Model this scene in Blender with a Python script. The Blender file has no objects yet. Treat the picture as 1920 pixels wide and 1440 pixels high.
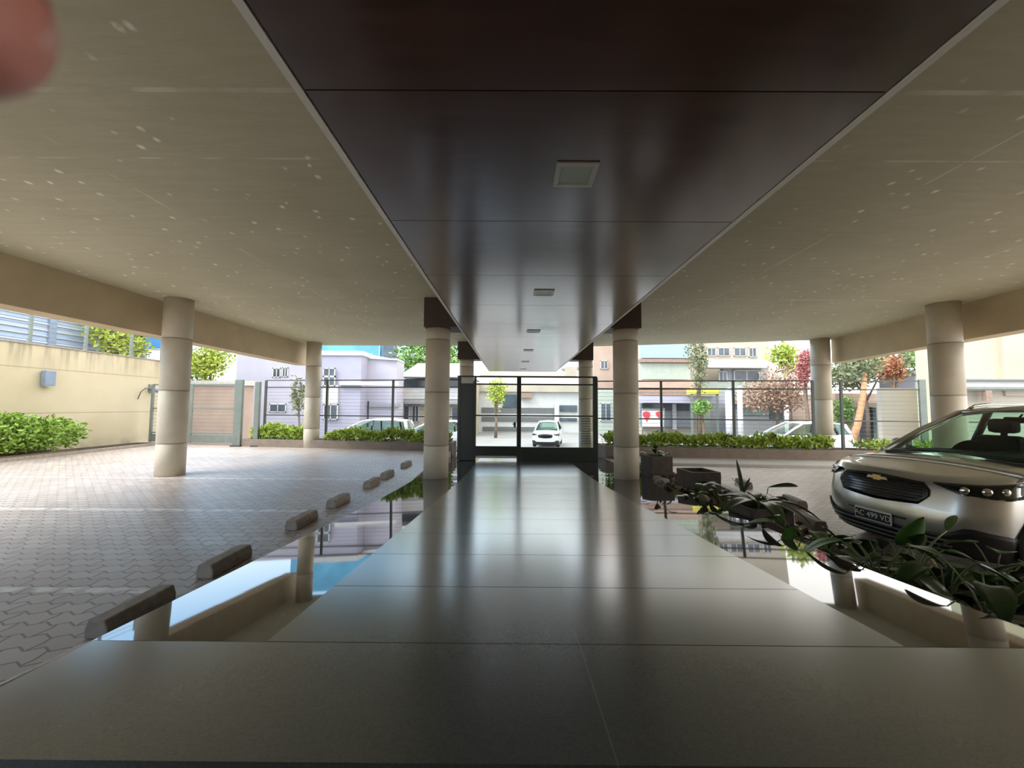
import bpy, bmesh, math, random
from mathutils import Vector, Matrix, Euler
R = math.radians
random.seed(7)
SC = bpy.context.scene
COL = SC.collection

# ------------------------------------------------------------------ camera
FPX = 740.0
CAMH = 1.5
cam_d = bpy.data.cameras.new('camera')
cam_d.sensor_width = 36.0
cam_d.lens = FPX / 1920 * 36.0
cam_d.clip_start = 0.004
cam_d.clip_end = 400
cam_d.dof.use_dof = True
cam_d.dof.focus_distance = 9.0
cam_d.dof.aperture_fstop = 9.0
cam = bpy.data.objects.new('camera', cam_d)
COL.objects.link(cam)
_p, _yaw, _roll = math.atan(43 / FPX), 2.5 / FPX, 0.0065
F0 = Vector((-math.sin(_yaw) * math.cos(_p), math.cos(_yaw) * math.cos(_p), math.sin(_p)))
R0 = Vector((math.cos(_yaw), math.sin(_yaw), 0))
U0 = R0.cross(F0)
CR = (R0 + U0 * _roll).normalized()
CU = (U0 - R0 * _roll).normalized()
CAM = Vector((0, 0, CAMH))
cam.matrix_world = Matrix(((CR.x, CU.x, -F0.x, 0), (CR.y, CU.y, -F0.y, 0), (CR.z, CU.z, -F0.z, CAMH), (0, 0, 0, 1)))
SC.camera = cam

def at(px, py, Y):
    """the place at depth Y seen at a pixel of the 1920x1440 photograph"""
    d = F0 + CR * ((px - 960) / FPX) + CU * ((720 - py) / FPX)
    return CAM + d * (Y / d.y)

# ------------------------------------------------------------------ world and exposure
SC.view_settings.view_transform = 'Standard'
SC.view_settings.look = 'None'
SC.view_settings.exposure = 1.64
SC.view_settings.gamma = 1.0
SC.view_settings.use_curve_mapping = False
SC.cycles.diffuse_bounces = 8
SC.cycles.max_bounces = 14
# hazy sun, high on the left, softened by thin cloud
sun_d = bpy.data.lights.new('sun', 'SUN'); sun_d.energy = 1.8; sun_d.angle = R(38); sun_d.color = (1, .95, .86)
sun = bpy.data.objects.new('sun', sun_d); COL.objects.link(sun)
sun.rotation_euler = Vector((.72, .42, -1.0)).to_track_quat('-Z', 'Y').to_euler()
W = bpy.data.worlds.new('sky'); SC.world = W; W.use_nodes = True
nt = W.node_tree; nt.nodes.clear()
def wn(t, **k):
    n = nt.nodes.new(t)
    for a, b in k.items(): setattr(n, a, b)
    return n
tc = wn('ShaderNodeTexCoord')
sep = wn('ShaderNodeSeparateXYZ'); nt.links.new(tc.outputs['Generated'], sep.inputs[0])
ramp = wn('ShaderNodeValToRGB')
e = ramp.color_ramp.elements
e[0].position = 0.0; e[0].color = (1.0, 1.0, 1.0, 1)
e[1].position = 1.0; e[1].color = (0.52, 0.66, 0.88, 1)
for p_, c_ in ((0.10, (0.80, 0.92, 1.0, 1)), (0.26, (0.36, 0.66, 1.0, 1)), (0.5, (0.42, 0.60, 0.88, 1))):
    q_ = e.new(p_); q_.color = c_
nt.links.new(sep.outputs['Z'], ramp.inputs[0])
noi = wn('ShaderNodeTexNoise'); noi.inputs['Scale'].default_value = 2.3; noi.inputs['Detail'].default_value = 5
nt.links.new(tc.outputs['Generated'], noi.inputs['Vector'])
# clouds: broken on the left, thick overcast to the right
ma = wn('ShaderNodeMath', operation='MULTIPLY_ADD'); ma.inputs[1].default_value = 0.75; ma.inputs[2].default_value = 0.42
nt.links.new(sep.outputs['X'], ma.inputs[0])
ad = wn('ShaderNodeMath', operation='ADD'); nt.links.new(ma.outputs[0], ad.inputs[0])
nm = wn('ShaderNodeMath', operation='MULTIPLY_ADD'); nm.inputs[1].default_value = 1.1; nm.inputs[2].default_value = -0.4
nt.links.new(noi.outputs[0], nm.inputs[0]); nt.links.new(nm.outputs[0], ad.inputs[1])
cr2 = wn('ShaderNodeValToRGB'); cr2.color_ramp.elements[0].position = 0.35; cr2.color_ramp.elements[1].position = 0.75
nt.links.new(ad.outputs[0], cr2.inputs[0])
mx = wn('ShaderNodeMix', data_type='RGBA')
nt.links.new(cr2.outputs[0], mx.inputs[0]); nt.links.new(ramp.outputs[0], mx.inputs[6]); mx.inputs[7].default_value = (1.0, 0.98, 0.94, 1)
bg = wn('ShaderNodeBackground'); bg.inputs[1].default_value = 1.15
nt.links.new(mx.outputs[2], bg.inputs[0])
wo = wn('ShaderNodeOutputWorld'); nt.links.new(bg.outputs[0], wo.inputs[0])

# ------------------------------------------------------------------ materials
MATS = {}
class NT:
    def __init__(s, m):
        s.t = m.node_tree; s.b = s.t.nodes['Principled BSDF']
    def n(s, t, **k):
        o = s.t.nodes.new(t)
        for a, b in k.items(): setattr(o, a, b)
        return o
    def l(s, a, b): s.t.links.new(a, b)
    def put(s, sock, v):
        if hasattr(v, 'links'): s.l(v, sock)
        else: sock.default_value = v
    def m(s, op, a, b=None, c=None):
        o = s.n('ShaderNodeMath', operation=op); s.put(o.inputs[0], a)
        if b is not None: s.put(o.inputs[1], b)
        if c is not None: s.put(o.inputs[2], c)
        return o.outputs[0]
    def mix(s, f, a, b):
        o = s.n('ShaderNodeMix', data_type='RGBA'); s.put(o.inputs[0], f); s.put(o.inputs[6], a); s.put(o.inputs[7], b)
        return o.outputs[2]
    def pos(s):
        g = s.n('ShaderNodeNewGeometry'); p = s.n('ShaderNodeSeparateXYZ'); s.l(g.outputs['Position'], p.inputs[0])
        return g.outputs['Position'], p.outputs
    def xyz(s, x, y, z):
        o = s.n('ShaderNodeCombineXYZ'); s.put(o.inputs[0], x); s.put(o.inputs[1], y); s.put(o.inputs[2], z); return o.outputs[0]
    def noise(s, vec, scale, detail=3, rough=.5):
        o = s.n('ShaderNodeTexNoise'); o.inputs['Scale'].default_value = scale; o.inputs['Detail'].default_value = detail
        o.inputs['Roughness'].default_value = rough
        if vec is not None: s.l(vec, o.inputs['Vector'])
        return o.outputs[0]
    def ramp(s, v, a, b):
        o = s.n('ShaderNodeMapRange'); s.put(o.inputs[0], v); o.inputs[1].default_value = a; o.inputs[2].default_value = b
        return o.outputs[0]
    def bump(s, h, st=.3, d=.01):
        o = s.n('ShaderNodeBump'); o.inputs['Strength'].default_value = st; o.inputs['Distance'].default_value = d
        s.l(h, o.inputs['Height']); s.l(o.outputs[0], s.b.inputs['Normal'])
    def col(s, c): s.put(s.b.inputs['Base Color'], c)

def c4(c): return (c[0], c[1], c[2], 1)
def mul(c, k): return (min(c[0] * k, 1), min(c[1] * k, 1), min(c[2] * k, 1), 1)
def mat(name, col, rough=.6, metal=0, var=.12, scale=5, bump=0, bscale=40, spec=.5, coat=0, trans=0, sub=0):
    if name in MATS: return MATS[name]
    m = bpy.data.materials.new(name); m.use_nodes = True
    n = NT(m); b = n.b
    b.inputs['Roughness'].default_value = rough; b.inputs['Metallic'].default_value = metal
    b.inputs['Specular IOR Level'].default_value = spec; b.inputs['Coat Weight'].default_value = coat
    b.inputs['Coat Roughness'].default_value = .05
    if trans: b.inputs['Transmission Weight'].default_value = trans
    if sub: b.inputs['Subsurface Weight'].default_value = sub; b.inputs['Subsurface Radius'].default_value = (.004, .0015, .001)
    t = n.n('ShaderNodeTexCoord')
    if var:
        f = n.noise(t.outputs['Object'], scale, 4)
        n.col(n.mix(n.ramp(f, .3, .7), mul(col, 1 - var), mul(col, 1 + var)))
    else: n.col(c4(col))
    if bump: n.bump(n.noise(t.outputs['Object'], bscale, 4), bump, .01)
    MATS[name] = m; return m

def concrete_ceiling():
    m = bpy.data.materials.new('ceiling_concrete'); m.use_nodes = True; n = NT(m); P, s = n.pos()
    base = n.mix(n.ramp(n.noise(P, .7, 5), .3, .7), (.51, .475, .325, 1), (.60, .56, .40, 1))
    fine = n.ramp(n.noise(n.xyz(n.m('MULTIPLY', s[0], .35), n.m('MULTIPLY', s[1], 2.2), 0.), 5, 5, .65), .35, .65)
    base = n.mix(n.m('MULTIPLY', fine, .35), base, (.42, .39, .26, 1))
    # pale droplets of bare lime
    v = n.n('ShaderNodeTexVoronoi'); v.inputs['Scale'].default_value = 4.6
    n.l(n.xyz(n.m('MULTIPLY', s[0], 1.0), n.m('MULTIPLY', s[1], .8), n.m('MULTIPLY', n.noise(P, 3, 2), .3)), v.inputs['Vector'])
    spot = n.m('SUBTRACT', 1., n.ramp(v.outputs['Distance'], .07, .17))
    patch = n.ramp(n.noise(P, .55, 2), .32, .48)
    sp2 = n.m('MULTIPLY', spot, n.m('MULTIPLY', patch, n.ramp(n.noise(P, 9, 2), .34, .46)))
    base = n.mix(n.m('MULTIPLY', sp2, .95), base, (1.0, .97, .86, 1))
    # shutter seams
    def line(co, c, w): return n.m('LESS_THAN', n.m('ABSOLUTE', n.m('SUBTRACT', co, c)), w)
    ln = n.m('MAXIMUM', line(s[0], -4.05, .012), line(s[0], 4.2, .012))
    ln = n.m('MAXIMUM', ln, n.m('MAXIMUM', line(s[0], 7.1, .012), line(s[1], 3.55, .012)))
    ln = n.m('MAXIMUM', ln, line(n.m('PINGPONG', s[1], 2.75), 2.74, .012))
    ln = n.m('MULTIPLY', ln, n.ramp(n.noise(P, 2.2, 3), .45, .6))
    base = n.mix(n.m('MULTIPLY', ln, .4), base, (.98, .93, .78, 1))
    n.col(base); n.b.inputs['Roughness'].default_value = .75
    n.bump(n.m('ADD', n.m('MULTIPLY', fine, .5), n.m('ADD', sp2, ln)), .35, .01)
    return m
def pavers():
    m = bpy.data.materials.new('interlocking_pavers'); m.use_nodes = True; n = NT(m); P, s = n.pos()
    zig = n.m('PINGPONG', s[0], .08)
    zy = n.m('PINGPONG', s[1], .08)
    br = n.n('ShaderNodeTexBrick'); br.inputs['Scale'].default_value = 1; br.inputs['Mortar Size'].default_value = .009
    br.inputs['Brick Width'].default_value = .28; br.inputs['Row Height'].default_value = .14; br.inputs['Mortar Smooth'].default_value = .3
    br.inputs['Color1'].default_value = (.34, .28, .245, 1); br.inputs['Color2'].default_value = (.45, .39, .345, 1); br.inputs['Mortar'].default_value = (.07, .06, .05, 1)
    n.l(n.xyz(n.m('MULTIPLY_ADD', zy, .22, s[0]), n.m('MULTIPLY_ADD', zig, .55, s[1]), 0.), br.inputs['Vector'])
    big = n.ramp(n.noise(P, .5, 4), .3, .7)
    c = n.mix(n.m('MULTIPLY', big, .45), br.outputs['Color'], (.50, .43, .375, 1))
    def line(c0): return n.m('LESS_THAN', n.m('ABSOLUTE', n.m('SUBTRACT', s[1], c0)), .045)
    ln = n.m('MAXIMUM', line(3.27), n.m('MAXIMUM', line(5.72), line(8.17)))
    ln = n.m('MULTIPLY', ln, n.ramp(n.noise(P, 7, 3), .38, .55))
    ln = n.m('MULTIPLY', ln, n.m('LESS_THAN', s[0], -2.75))
    c = n.mix(n.m('MULTIPLY', ln, .7), c, (.80, .77, .72, 1))
    n.col(c); n.put(n.b.inputs['Roughness'], n.m('MULTIPLY_ADD', big, .15, .36))
    n.bump(n.m('SUBTRACT', 1., br.outputs['Fac']), .5, .008)
    return m
def tile(name, rough, base, joints=True):
    m = bpy.data.materials.new(name); m.use_nodes = True; n = NT(m); P, s = n.pos()
    gr = n.noise(P, 90, 4, .7)
    c = n.mix(n.ramp(gr, .35, .65), mul(base, .82), mul(base, 1.2))
    c = n.mix(n.m('MULTIPLY', n.ramp(n.noise(P, .9, 2), .2, .8), .3), c, mul(base, .75))
    if joints:
        t = n.m('FRACT', n.m('DIVIDE', n.m('SUBTRACT', s[1], 1.75), .64))
        j = n.m('LESS_THAN', n.m('ABSOLUTE', n.m('SUBTRACT', t, .5)), .4958)
        j = n.m('SUBTRACT', 1., j)
        c = n.mix(n.m('MULTIPLY', j, .8), c, (.012, .011, .009, 1))
        if joints == 'both':
            jx = n.m('LESS_THAN', n.m('ABSOLUTE', n.m('SUBTRACT', s[0], .29)), .0025)
            c = n.mix(n.m('MULTIPLY', jx, .7), c, (.20, .20, .18, 1))  # long joint tinted pale, its glint put into the colour
    n.col(c)
    n.b.inputs['Roughness'].default_value = rough
    n.b.inputs['Specular IOR Level'].default_value = .9
    if rough > .1:
        n.bump(gr, .03, .003)
        n.put(n.b.inputs['Coat Weight'], n.m('MULTIPLY', n.m('SUBTRACT', 1., j), .7)); n.b.inputs['Coat Roughness'].default_value = .2; n.b.inputs['Coat IOR'].default_value = 1.6
        n.put(n.b.inputs['Specular IOR Level'], n.m('MULTIPLY', n.m('SUBTRACT', 1., j), .9))
    return m
def soffit_wood():
    m = bpy.data.materials.new('mahogany_laminate'); m.use_nodes = True; n = NT(m); P, s = n.pos()
    g = n.noise(n.xyz(n.m('MULTIPLY', s[0], .6), n.m('MULTIPLY', s[1], 9.), 0.), 2.2, 6, .6)
    pan = n.m('FLOOR', n.m('DIVIDE', n.m('SUBTRACT', s[1], 1.97), 1.45))
    c = n.mix(n.ramp(g, .35, .65), (.040, .010, .006, 1), (.092, .028, .016, 1))
    c = n.mix(n.m('MULTIPLY', n.m('FRACT', n.m('MULTIPLY', pan, .37)), .25), c, (.045, .014, .009, 1))
    n.col(c); n.put(n.b.inputs['Roughness'], n.m('MULTIPLY_ADD', g, .08, .19))
    n.b.inputs['Specular IOR Level'].default_value = .9
    n.b.inputs['Coat Weight'].default_value = 1.0; n.b.inputs['Coat Roughness'].default_value = .2; n.b.inputs['Coat IOR'].default_value = 1.75
    return m
def stained_wall():
    m = bpy.data.materials.new('stained_render_wall'); m.use_nodes = True; n = NT(m); P, s = n.pos()
    c = n.mix(n.ramp(n.noise(P, .8, 5), .3, .7), (.46, .40, .27, 1), (.54, .48, .345, 1))
    st = n.ramp(n.noise(n.xyz(n.m('MULTIPLY', s[0], 5.), n.m('MULTIPLY', s[1], 5.), n.m('MULTIPLY', s[2], .5)), 1., 4, .6), .45, .62)
    top = n.ramp(s[2], 2.4, 3.2)
    c = n.mix(n.m('MULTIPLY', n.m('MULTIPLY', st, top), .6), c, (.22, .19, .13, 1))
    base = n.ramp(s[2], .5, 0.)
    c = n.mix(n.m('MULTIPLY', n.m('MULTIPLY', base, n.ramp(n.noise(P, 1.6, 4), .45, .6)), .5), c, (.2, .17, .13, 1))
    def line(c0): return n.m('LESS_THAN', n.m('ABSOLUTE', n.m('SUBTRACT', s[2], c0)), .014)
    ln = n.m('MAXIMUM', line(2.58), line(1.22))
    c = n.mix(n.m('MULTIPLY', ln, .55), c, (.2, .17, .12, 1))
    n.col(c); n.b.inputs['Roughness'].default_value = .85
    return m
def column_mat():
    m = bpy.data.materials.new('cast_column_concrete'); m.use_nodes = True; n = NT(m); P, s = n.pos()
    c = n.mix(n.ramp(n.noise(P, 2.2, 5), .3, .7), (.50, .44, .34, 1), (.60, .535, .425, 1))
    f = n.m('PINGPONG', n.m('SUBTRACT', s[2], .12), .56)
    ln = n.m('GREATER_THAN', f, .545)
    c = n.mix(n.m('MULTIPLY', ln, .6), c, (.16, .13, .09, 1))
    n.col(c); n.b.inputs['Roughness'].default_value = .5
    n.bump(n.noise(P, 12, 4), .1, .01)
    return m
def glass(name, tint=(.78, .88, .84), refl=.12):
    m = bpy.data.materials.new(name); m.use_nodes = True; t = m.node_tree; t.nodes.clear()
    tr = t.nodes.new('ShaderNodeBsdfTransparent'); tr.inputs[0].default_value = c4(tint)
    gl = t.nodes.new('ShaderNodeBsdfGlossy'); gl.inputs['Roughness'].default_value = .02; gl.inputs[0].default_value = (1, 1, 1, 1)
    lw = t.nodes.new('ShaderNodeLayerWeight'); lw.inputs[0].default_value = refl
    mxs = t.nodes.new('ShaderNodeMixShader'); o = t.nodes.new('ShaderNodeOutputMaterial')
    t.links.new(lw.outputs['Fresnel'], mxs.inputs[0]); t.links.new(tr.outputs[0], mxs.inputs[1]); t.links.new(gl.outputs[0], mxs.inputs[2])
    t.links.new(mxs.outputs[0], o.inputs[0]); return m

M_CEIL = concrete_ceiling(); M_PAVE = pavers(); M_COLUMN = column_mat(); M_WALL = stained_wall(); M_SOFFIT = soffit_wood()
M_TILE = tile('matte_grey_tile', .20, (.100, .112, .102), 'both')
M_BORDER = tile('polished_dark_granite', .03, (.045, .046, .042))
M_BEAM = mat('beam_render', (.56, .455, .295), .8, var=.08, scale=2)
M_DARKSTONE = mat('dark_stone', (.025, .023, .02), .4)
M_CAPITAL = mat('brown_casing', (.055, .032, .02), .5)
M_TRIM = mat('pale_trim', (.88, .86, .78), .4, var=.05)
M_BLACK = mat('black_gap', (.01, .01, .01), .7, var=0)
M_STEEL = mat('dark_green_steel', (.028, .035, .030), .35, var=.1)
M_STEELG = mat('grey_green_steel', (.17, .20, .18), .4, var=.1)
M_WIRE = mat('fence_wire', (.16, .16, .16), .5, metal=.5, var=0)
M_STOP = mat('stop_concrete', (.30, .26, .225), .8, var=.2, scale=14, bump=.3)
M_KERB = mat('kerb_stone', (.52, .50, .45), .6, var=.1, scale=8)
M_PLANTWALL = mat('planter_render', (.21, .165, .13), .8, var=.15, scale=4)
M_SOIL = mat('soil', (.035, .027, .018), .95, var=.4, scale=10, bump=.8, bscale=25)
M_LEAFD = mat('dark_glossy_leaf', (.018, .055, .012), .3, var=.35, scale=9)
M_LEAFM = mat('mid_leaf', (.05, .13, .02), .4, var=.35, scale=9)
M_STEM = mat('pale_stem', (.16, .20, .07), .5, var=.2)
M_BUSH = mat('bright_bush_leaf', (.22, .36, .05), .5, var=.35, scale=6)
M_HEDGE = mat('hedge_leaf', (.36, .47, .08), .5, var=.35, scale=4)
M_TREE = mat('tree_leaf', (.14, .26, .05), .5, var=.4, scale=2)
M_TREEY = mat('yellow_green_leaf', (.38, .46, .07), .5, var=.35, scale=2)
M_OLIVE = mat('olive_leaf', (.20, .22, .11), .6, var=.4, scale=2)
M_RUST = mat('rusty_leaf', (.40, .16, .08), .6, var=.4, scale=2)
M_BOUG = mat('dry_bougainvillea', (.34, .22, .15), .7, var=.45, scale=3)
M_PINKL = mat('reddish_bract', (.45, .16, .14), .6, var=.3, scale=3)
M_BARK = mat('bark', (.18, .13, .09), .85, var=.25, scale=8)
M_OBARK = mat('orange_bark', (.42, .22, .11), .85, var=.25, scale=5)
M_DRYLEAF = mat('dry_leaf', (.16, .10, .05), .8, var=.5, scale=20)
M_POT = mat('dark_brown_planter', (.085, .065, .05), .7, var=.25, scale=9, bump=.3)
M_WHITE = mat('white_paint', (.52, .515, .50), .6, var=.06, scale=2)
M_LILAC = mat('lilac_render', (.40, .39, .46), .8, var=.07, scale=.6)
M_LILACD = mat('lilac_render_darker_tone', (.33, .33, .41), .8, var=.07, scale=.6)  # darker lilac for the front block
M_PALEBLUE = mat('pale_blue_siding', (.30, .40, .56), .7, var=.05)
M_BLUEGL = mat('blue_curtain_wall', (.10, .33, .50), .25, var=.2, scale=.3)
M_BLUE = mat('blue_tarpaulin', (.06, .30, .62), .5, var=.05)
M_DARKGL = mat('dark_window_glass', (.07, .09, .11), .15, var=.3, scale=1)
M_GREYM = mat('mid_grey', (.27, .28, .29), .7)
M_DGREY = mat('dark_grey', (.12, .125, .13), .6)
M_FENCE = mat('fence_steel', (.085, .09, .085), .45, var=.1)
M_PINKW = mat('pinkish_render', (.42, .31, .24), .85, var=.1, scale=.8)
M_CREAM = mat('cream_render', (.43, .38, .30), .85, var=.08, scale=.6)
M_YELLOW = mat('pale_yellow_render', (.52, .49, .31), .85, var=.05, scale=.5)
M_YEL2 = mat('yellow_awning_cloth', (.62, .54, .08), .7)
M_BROWNB = mat('brown_band', (.28, .19, .14), .7)
M_PALEGR = mat('pale_green_render', (.38, .43, .36), .8, var=.08)
M_RED = mat('red_paint', (.65, .04, .06), .5, var=.05)
M_ROOF = mat('terracotta_tile', (.42, .28, .20), .8, var=.3, scale=6)
M_TEAL = mat('teal_grey_shutter', (.22, .29, .28), .6)
M_ASPH = mat('pale_asphalt', (.24, .235, .23), .85, var=.1, scale=.7)
M_SIDEW = mat('sidewalk_concrete', (.42, .40, .37), .85, var=.1, scale=.9)
M_DIFF = mat('frosted_lamp_diffuser', (.36, .44, .36), .35, var=.03)
M_LFRAME = mat('lamp_frame', (.50, .48, .44), .35, metal=.2, var=.03)
M_LAMPGREY = mat('blue_grey_lamp_metal', (.20, .26, .36), .4, var=.1)

# ------------------------------------------------------------------ mesh builder
class MB:
    def __init__(s): s.v = []; s.f = []; s.sm = []
    def add(s, vs, fs, smooth=False):
        o = len(s.v); s.v += [tuple(v) for v in vs]
        for f in fs: s.f.append([i + o for i in f]); s.sm.append(smooth)
    def box(s, x0, x1, y0, y1, z0, z1, rot=0, piv=None, bev=0):
        if bev:
            b = min(bev, .45 * min(abs(x1 - x0), abs(y1 - y0), abs(z1 - z0)))
            bm = bmesh.new(); bmesh.ops.create_cube(bm, size=1)
            for v in bm.verts: v.co = Vector(((x0 + x1) / 2 + v.co.x * (x1 - x0), (y0 + y1) / 2 + v.co.y * (y1 - y0), (z0 + z1) / 2 + v.co.z * (z1 - z0)))
            bmesh.ops.bevel(bm, geom=list(bm.edges), offset=b, segments=2, affect='EDGES', profile=.6)
            bm.verts.index_update()
            vs = [v.co.copy() for v in bm.verts]; fs = [[v.index for v in f.verts] for f in bm.faces]; bm.free()
        else:
            vs = [Vector(p) for p in ((x0, y0, z0), (x1, y0, z0), (x1, y1, z0), (x0, y1, z0), (x0, y0, z1), (x1, y0, z1), (x1, y1, z1), (x0, y1, z1))]
            fs = [(0, 3, 2, 1), (4, 5, 6, 7), (0, 1, 5, 4), (1, 2, 6, 5), (2, 3, 7, 6), (3, 0, 4, 7)]
        if rot:
            piv = Vector(piv or ((x0 + x1) / 2, (y0 + y1) / 2, 0)); M = Matrix.Rotation(rot, 3, 'Z')
            vs = [M @ (v - piv) + piv for v in vs]
        s.add(vs, fs); return s
    def prism(s, poly, z0, z1):
        n = len(poly)
        vs = [(x, y, z0) for x, y in poly] + [(x, y, z1) for x, y in poly]
        fs = [list(range(n))[::-1], [n + i for i in range(n)]] + [(i, (i + 1) % n, n + (i + 1) % n, n + i) for i in range(n)]
        s.add(vs, fs); return s
    def tube(s, pts, r, seg=8, cap=True, flat=1):
        pts = [Vector(p) for p in pts]; rs = r if isinstance(r, (list, tuple)) else [r] * len(pts)
        vs = []; prev = None
        for i, p in enumerate(pts):
            d = (pts[min(i + 1, len(pts) - 1)] - pts[max(i - 1, 0)]).normalized()
            a = Vector((0, 0, 1)) if abs(d.z) < .9 else Vector((1, 0, 0))
            if prev is not None: a = prev
            u = (a - d * a.dot(d)).normalized(); w = d.cross(u); prev = u
            for k in range(seg):
                t = 2 * math.pi * k / seg; vs.append(p + (u * math.cos(t) * flat + w * math.sin(t)) * rs[i])
        fs = [(i * seg + k, i * seg + (k + 1) % seg, (i + 1) * seg + (k + 1) % seg, (i + 1) * seg + k) for i in range(len(pts) - 1) for k in range(seg)]
        if cap: fs += [list(range(seg))[::-1], [(len(pts) - 1) * seg + k for k in range(seg)]]
        s.add(vs, fs, True); return s
    def lathe(s, prof, c=(0, 0, 0), seg=32, axis='Z', cap=True):
        vs = []
        for r_, z in prof:
            for k in range(seg):
                t = 2 * math.pi * k / seg; p = (r_ * math.cos(t), r_ * math.sin(t), z)
                if axis == 'Y': p = (p[0], p[2], p[1])
                vs.append(Vector(p) + Vector(c))
        n = len(prof)
        fs = [(i * seg + k, i * seg + (k + 1) % seg, (i + 1) * seg + (k + 1) % seg, (i + 1) * seg + k) for i in range(n - 1) for k in range(seg)]
        if cap: fs += [list(range(seg))[::-1], [(n - 1) * seg + k for k in range(seg)]]
        s.add(vs, fs, True); return s
    def grid(s, rows, smooth=True, thick=None):
        m, n = len(rows), len(rows[0]); vs = [Vector(p) for r_ in rows for p in r_]
        fs = [(i * n + j, i * n + j + 1, (i + 1) * n + j + 1, (i + 1) * n + j) for i in range(m - 1) for j in range(n - 1)]
        s.add(vs, fs, smooth); return s
    def leafcards(s, n, sampler, size, up=.5, rnd=random):
        for _ in range(n):
            p = Vector(sampler()); sz = size * rnd.uniform(.6, 1.35)
            d = Vector((rnd.gauss(0, 1), rnd.gauss(0, 1), rnd.gauss(0, .6) + up)).normalized()
            w = d.cross(Vector((rnd.gauss(0, 1), rnd.gauss(0, 1), rnd.gauss(0, 1)))).normalized(); nn = d.cross(w)
            s.add([p, p + d * sz * .5 + w * sz * .28 + nn * sz * .07, p + d * sz, p + d * sz * .5 - w * sz * .28 + nn * sz * .07], [(0, 1, 2), (0, 2, 3)])
        return s
    def build(s, name, material, parent=None, loc=None, solid=0, bev=0):
        me = bpy.data.meshes.new(name); me.from_pydata(s.v, [], s.f)
        me.polygons.foreach_set('use_smooth', s.sm); me.materials.append(material); me.update()
        bm = bmesh.new(); bm.from_mesh(me); bmesh.ops.recalc_face_normals(bm, faces=bm.faces); bm.to_mesh(me); bm.free()
        o = bpy.data.objects.new(name, me); COL.objects.link(o)
        if parent is not None: o.parent = parent
        if loc: o.location = loc
        if solid:
            md = o.modifiers.new('thickness', 'SOLIDIFY'); md.thickness = solid; md.offset = 0
        if bev:
            md = o.modifiers.new('bevel', 'BEVEL'); md.width = bev; md.segments = 2; md.limit_method = 'ANGLE'
        return o

def tag(o, label=None, cat=None, group=None, kind=None):
    if label: o['label'] = label
    if cat: o['category'] = cat
    if group: o['group'] = group
    if kind: o['kind'] = kind
    return o
def empty(name, label=None, cat=None, loc=(0, 0, 0), rz=0, group=None, kind=None):
    o = bpy.data.objects.new(name, None); COL.objects.link(o); o.location = loc; o.rotation_euler = (0, 0, rz)
    return tag(o, label, cat, group, kind)
def struct(o, label=None, cat=None): return tag(o, label, cat, None, 'structure')
def copy_tree(o, parent=None):
    c = o.copy(); COL.objects.link(c)
    if parent is not None: c.parent = parent
    for ch in list(o.children): copy_tree(ch, c)
    return c

# ------------------------------------------------------------------ setting: floors
def lerp_tab(tab, x):
    if x <= tab[0][0]: return tab[0][1]
    for (a, b_), (c, d) in zip(tab, tab[1:]):
        if x <= c: return b_ + (d - b_) * (x - a) / (c - a)
    return tab[-1][1]
def zr(y):                               # the walkway falls towards the street and flattens out before the gate
    return .62 - .075 * y if y < 7.0 else lerp_tab(((7.0, .095), (7.8, .042), (8.6, -.002), (10.0, -.055), (12.0, -.115), (13.2, -.14)), y)
def wl(y): return lerp_tab(((1.1, -1.84), (5.9, -1.92), (9.0, -2.08)), y)
def wr(y): return lerp_tab(((2.9, 2.42), (8.5, 2.95)), y)
def street(x): return 13.1 - .135 * x    # the street line runs slightly askew
W0, W1, YB = 1.125, 13.2, 1.75
def slab(name, m, xa, xb, y0, y1, depth=.75, fall=0):
    b = MB(); n_ = max(2, int((y1 - y0) / .4)); ys = [y0 + (y1 - y0) * i / n_ for i in range(n_ + 1)]
    for side in (0, 1, 2, 3):
        rows = []
        for y in ys:
            p_ = [(xa(y), y, zr(y) - fall), (xb(y), y, zr(y)), (xb(y), y, zr(y) - depth), (xa(y), y, zr(y) - depth)]
            rows.append([p_[side], p_[(side + 1) % 4]])
        b.grid(rows, False)
    for y in (y0, y1): b.add([(xa(y), y, zr(y) - fall), (xb(y), y, zr(y)), (xb(y), y, zr(y) - depth), (xa(y), y, zr(y) - depth)], [(0, 1, 2, 3)])
    o = b.build(name, m)
    bm = bmesh.new(); bm.from_mesh(o.data); bmesh.ops.remove_doubles(bm, verts=bm.verts, dist=1e-4); bmesh.ops.recalc_face_normals(bm, faces=bm.faces); bm.to_mesh(o.data); bm.free()
    return struct(o)
slab('floor', M_TILE, lambda y: -1.05, lambda y: 1.68, YB, W1)
slab('floor_first_course', M_TILE, lambda y: wl(y) + .06, lambda y: wr(y) - .06, W0, YB)
slab('trim_1', M_BORDER, wl, lambda y: -1.05, YB, W1, fall=.026)
slab('trim_2', M_BORDER, lambda y: 1.68, wr, YB, W1)
def nosing(name, fx, d):
    b = MB(); rows = []
    for y in (W0, (W0 + YB) / 2, YB):
        xo = fx(y); xi = xo + d
        rows.append([(xi, y, zr(y)), (xi - d * .3, y, zr(y) - .004), (xo, y, zr(y) - .016), (xo, y, zr(y) - .75)])
    b.grid(rows, False); b.add([rows[0][0], rows[0][2], rows[0][3], (rows[0][0][0], W0, zr(W0) - .75)], [(0, 1, 2, 3)])
    return struct(b.build(name, M_BORDER))
nosing('trim_3', wl, .06); nosing('trim_4', wr, -.06)
struct(MB().box(-3.4, 5.2, -2.6, W0 - .002, -.4, zr(W0) - .17).build('floor_lower_landing', M_DARKSTONE))
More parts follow.
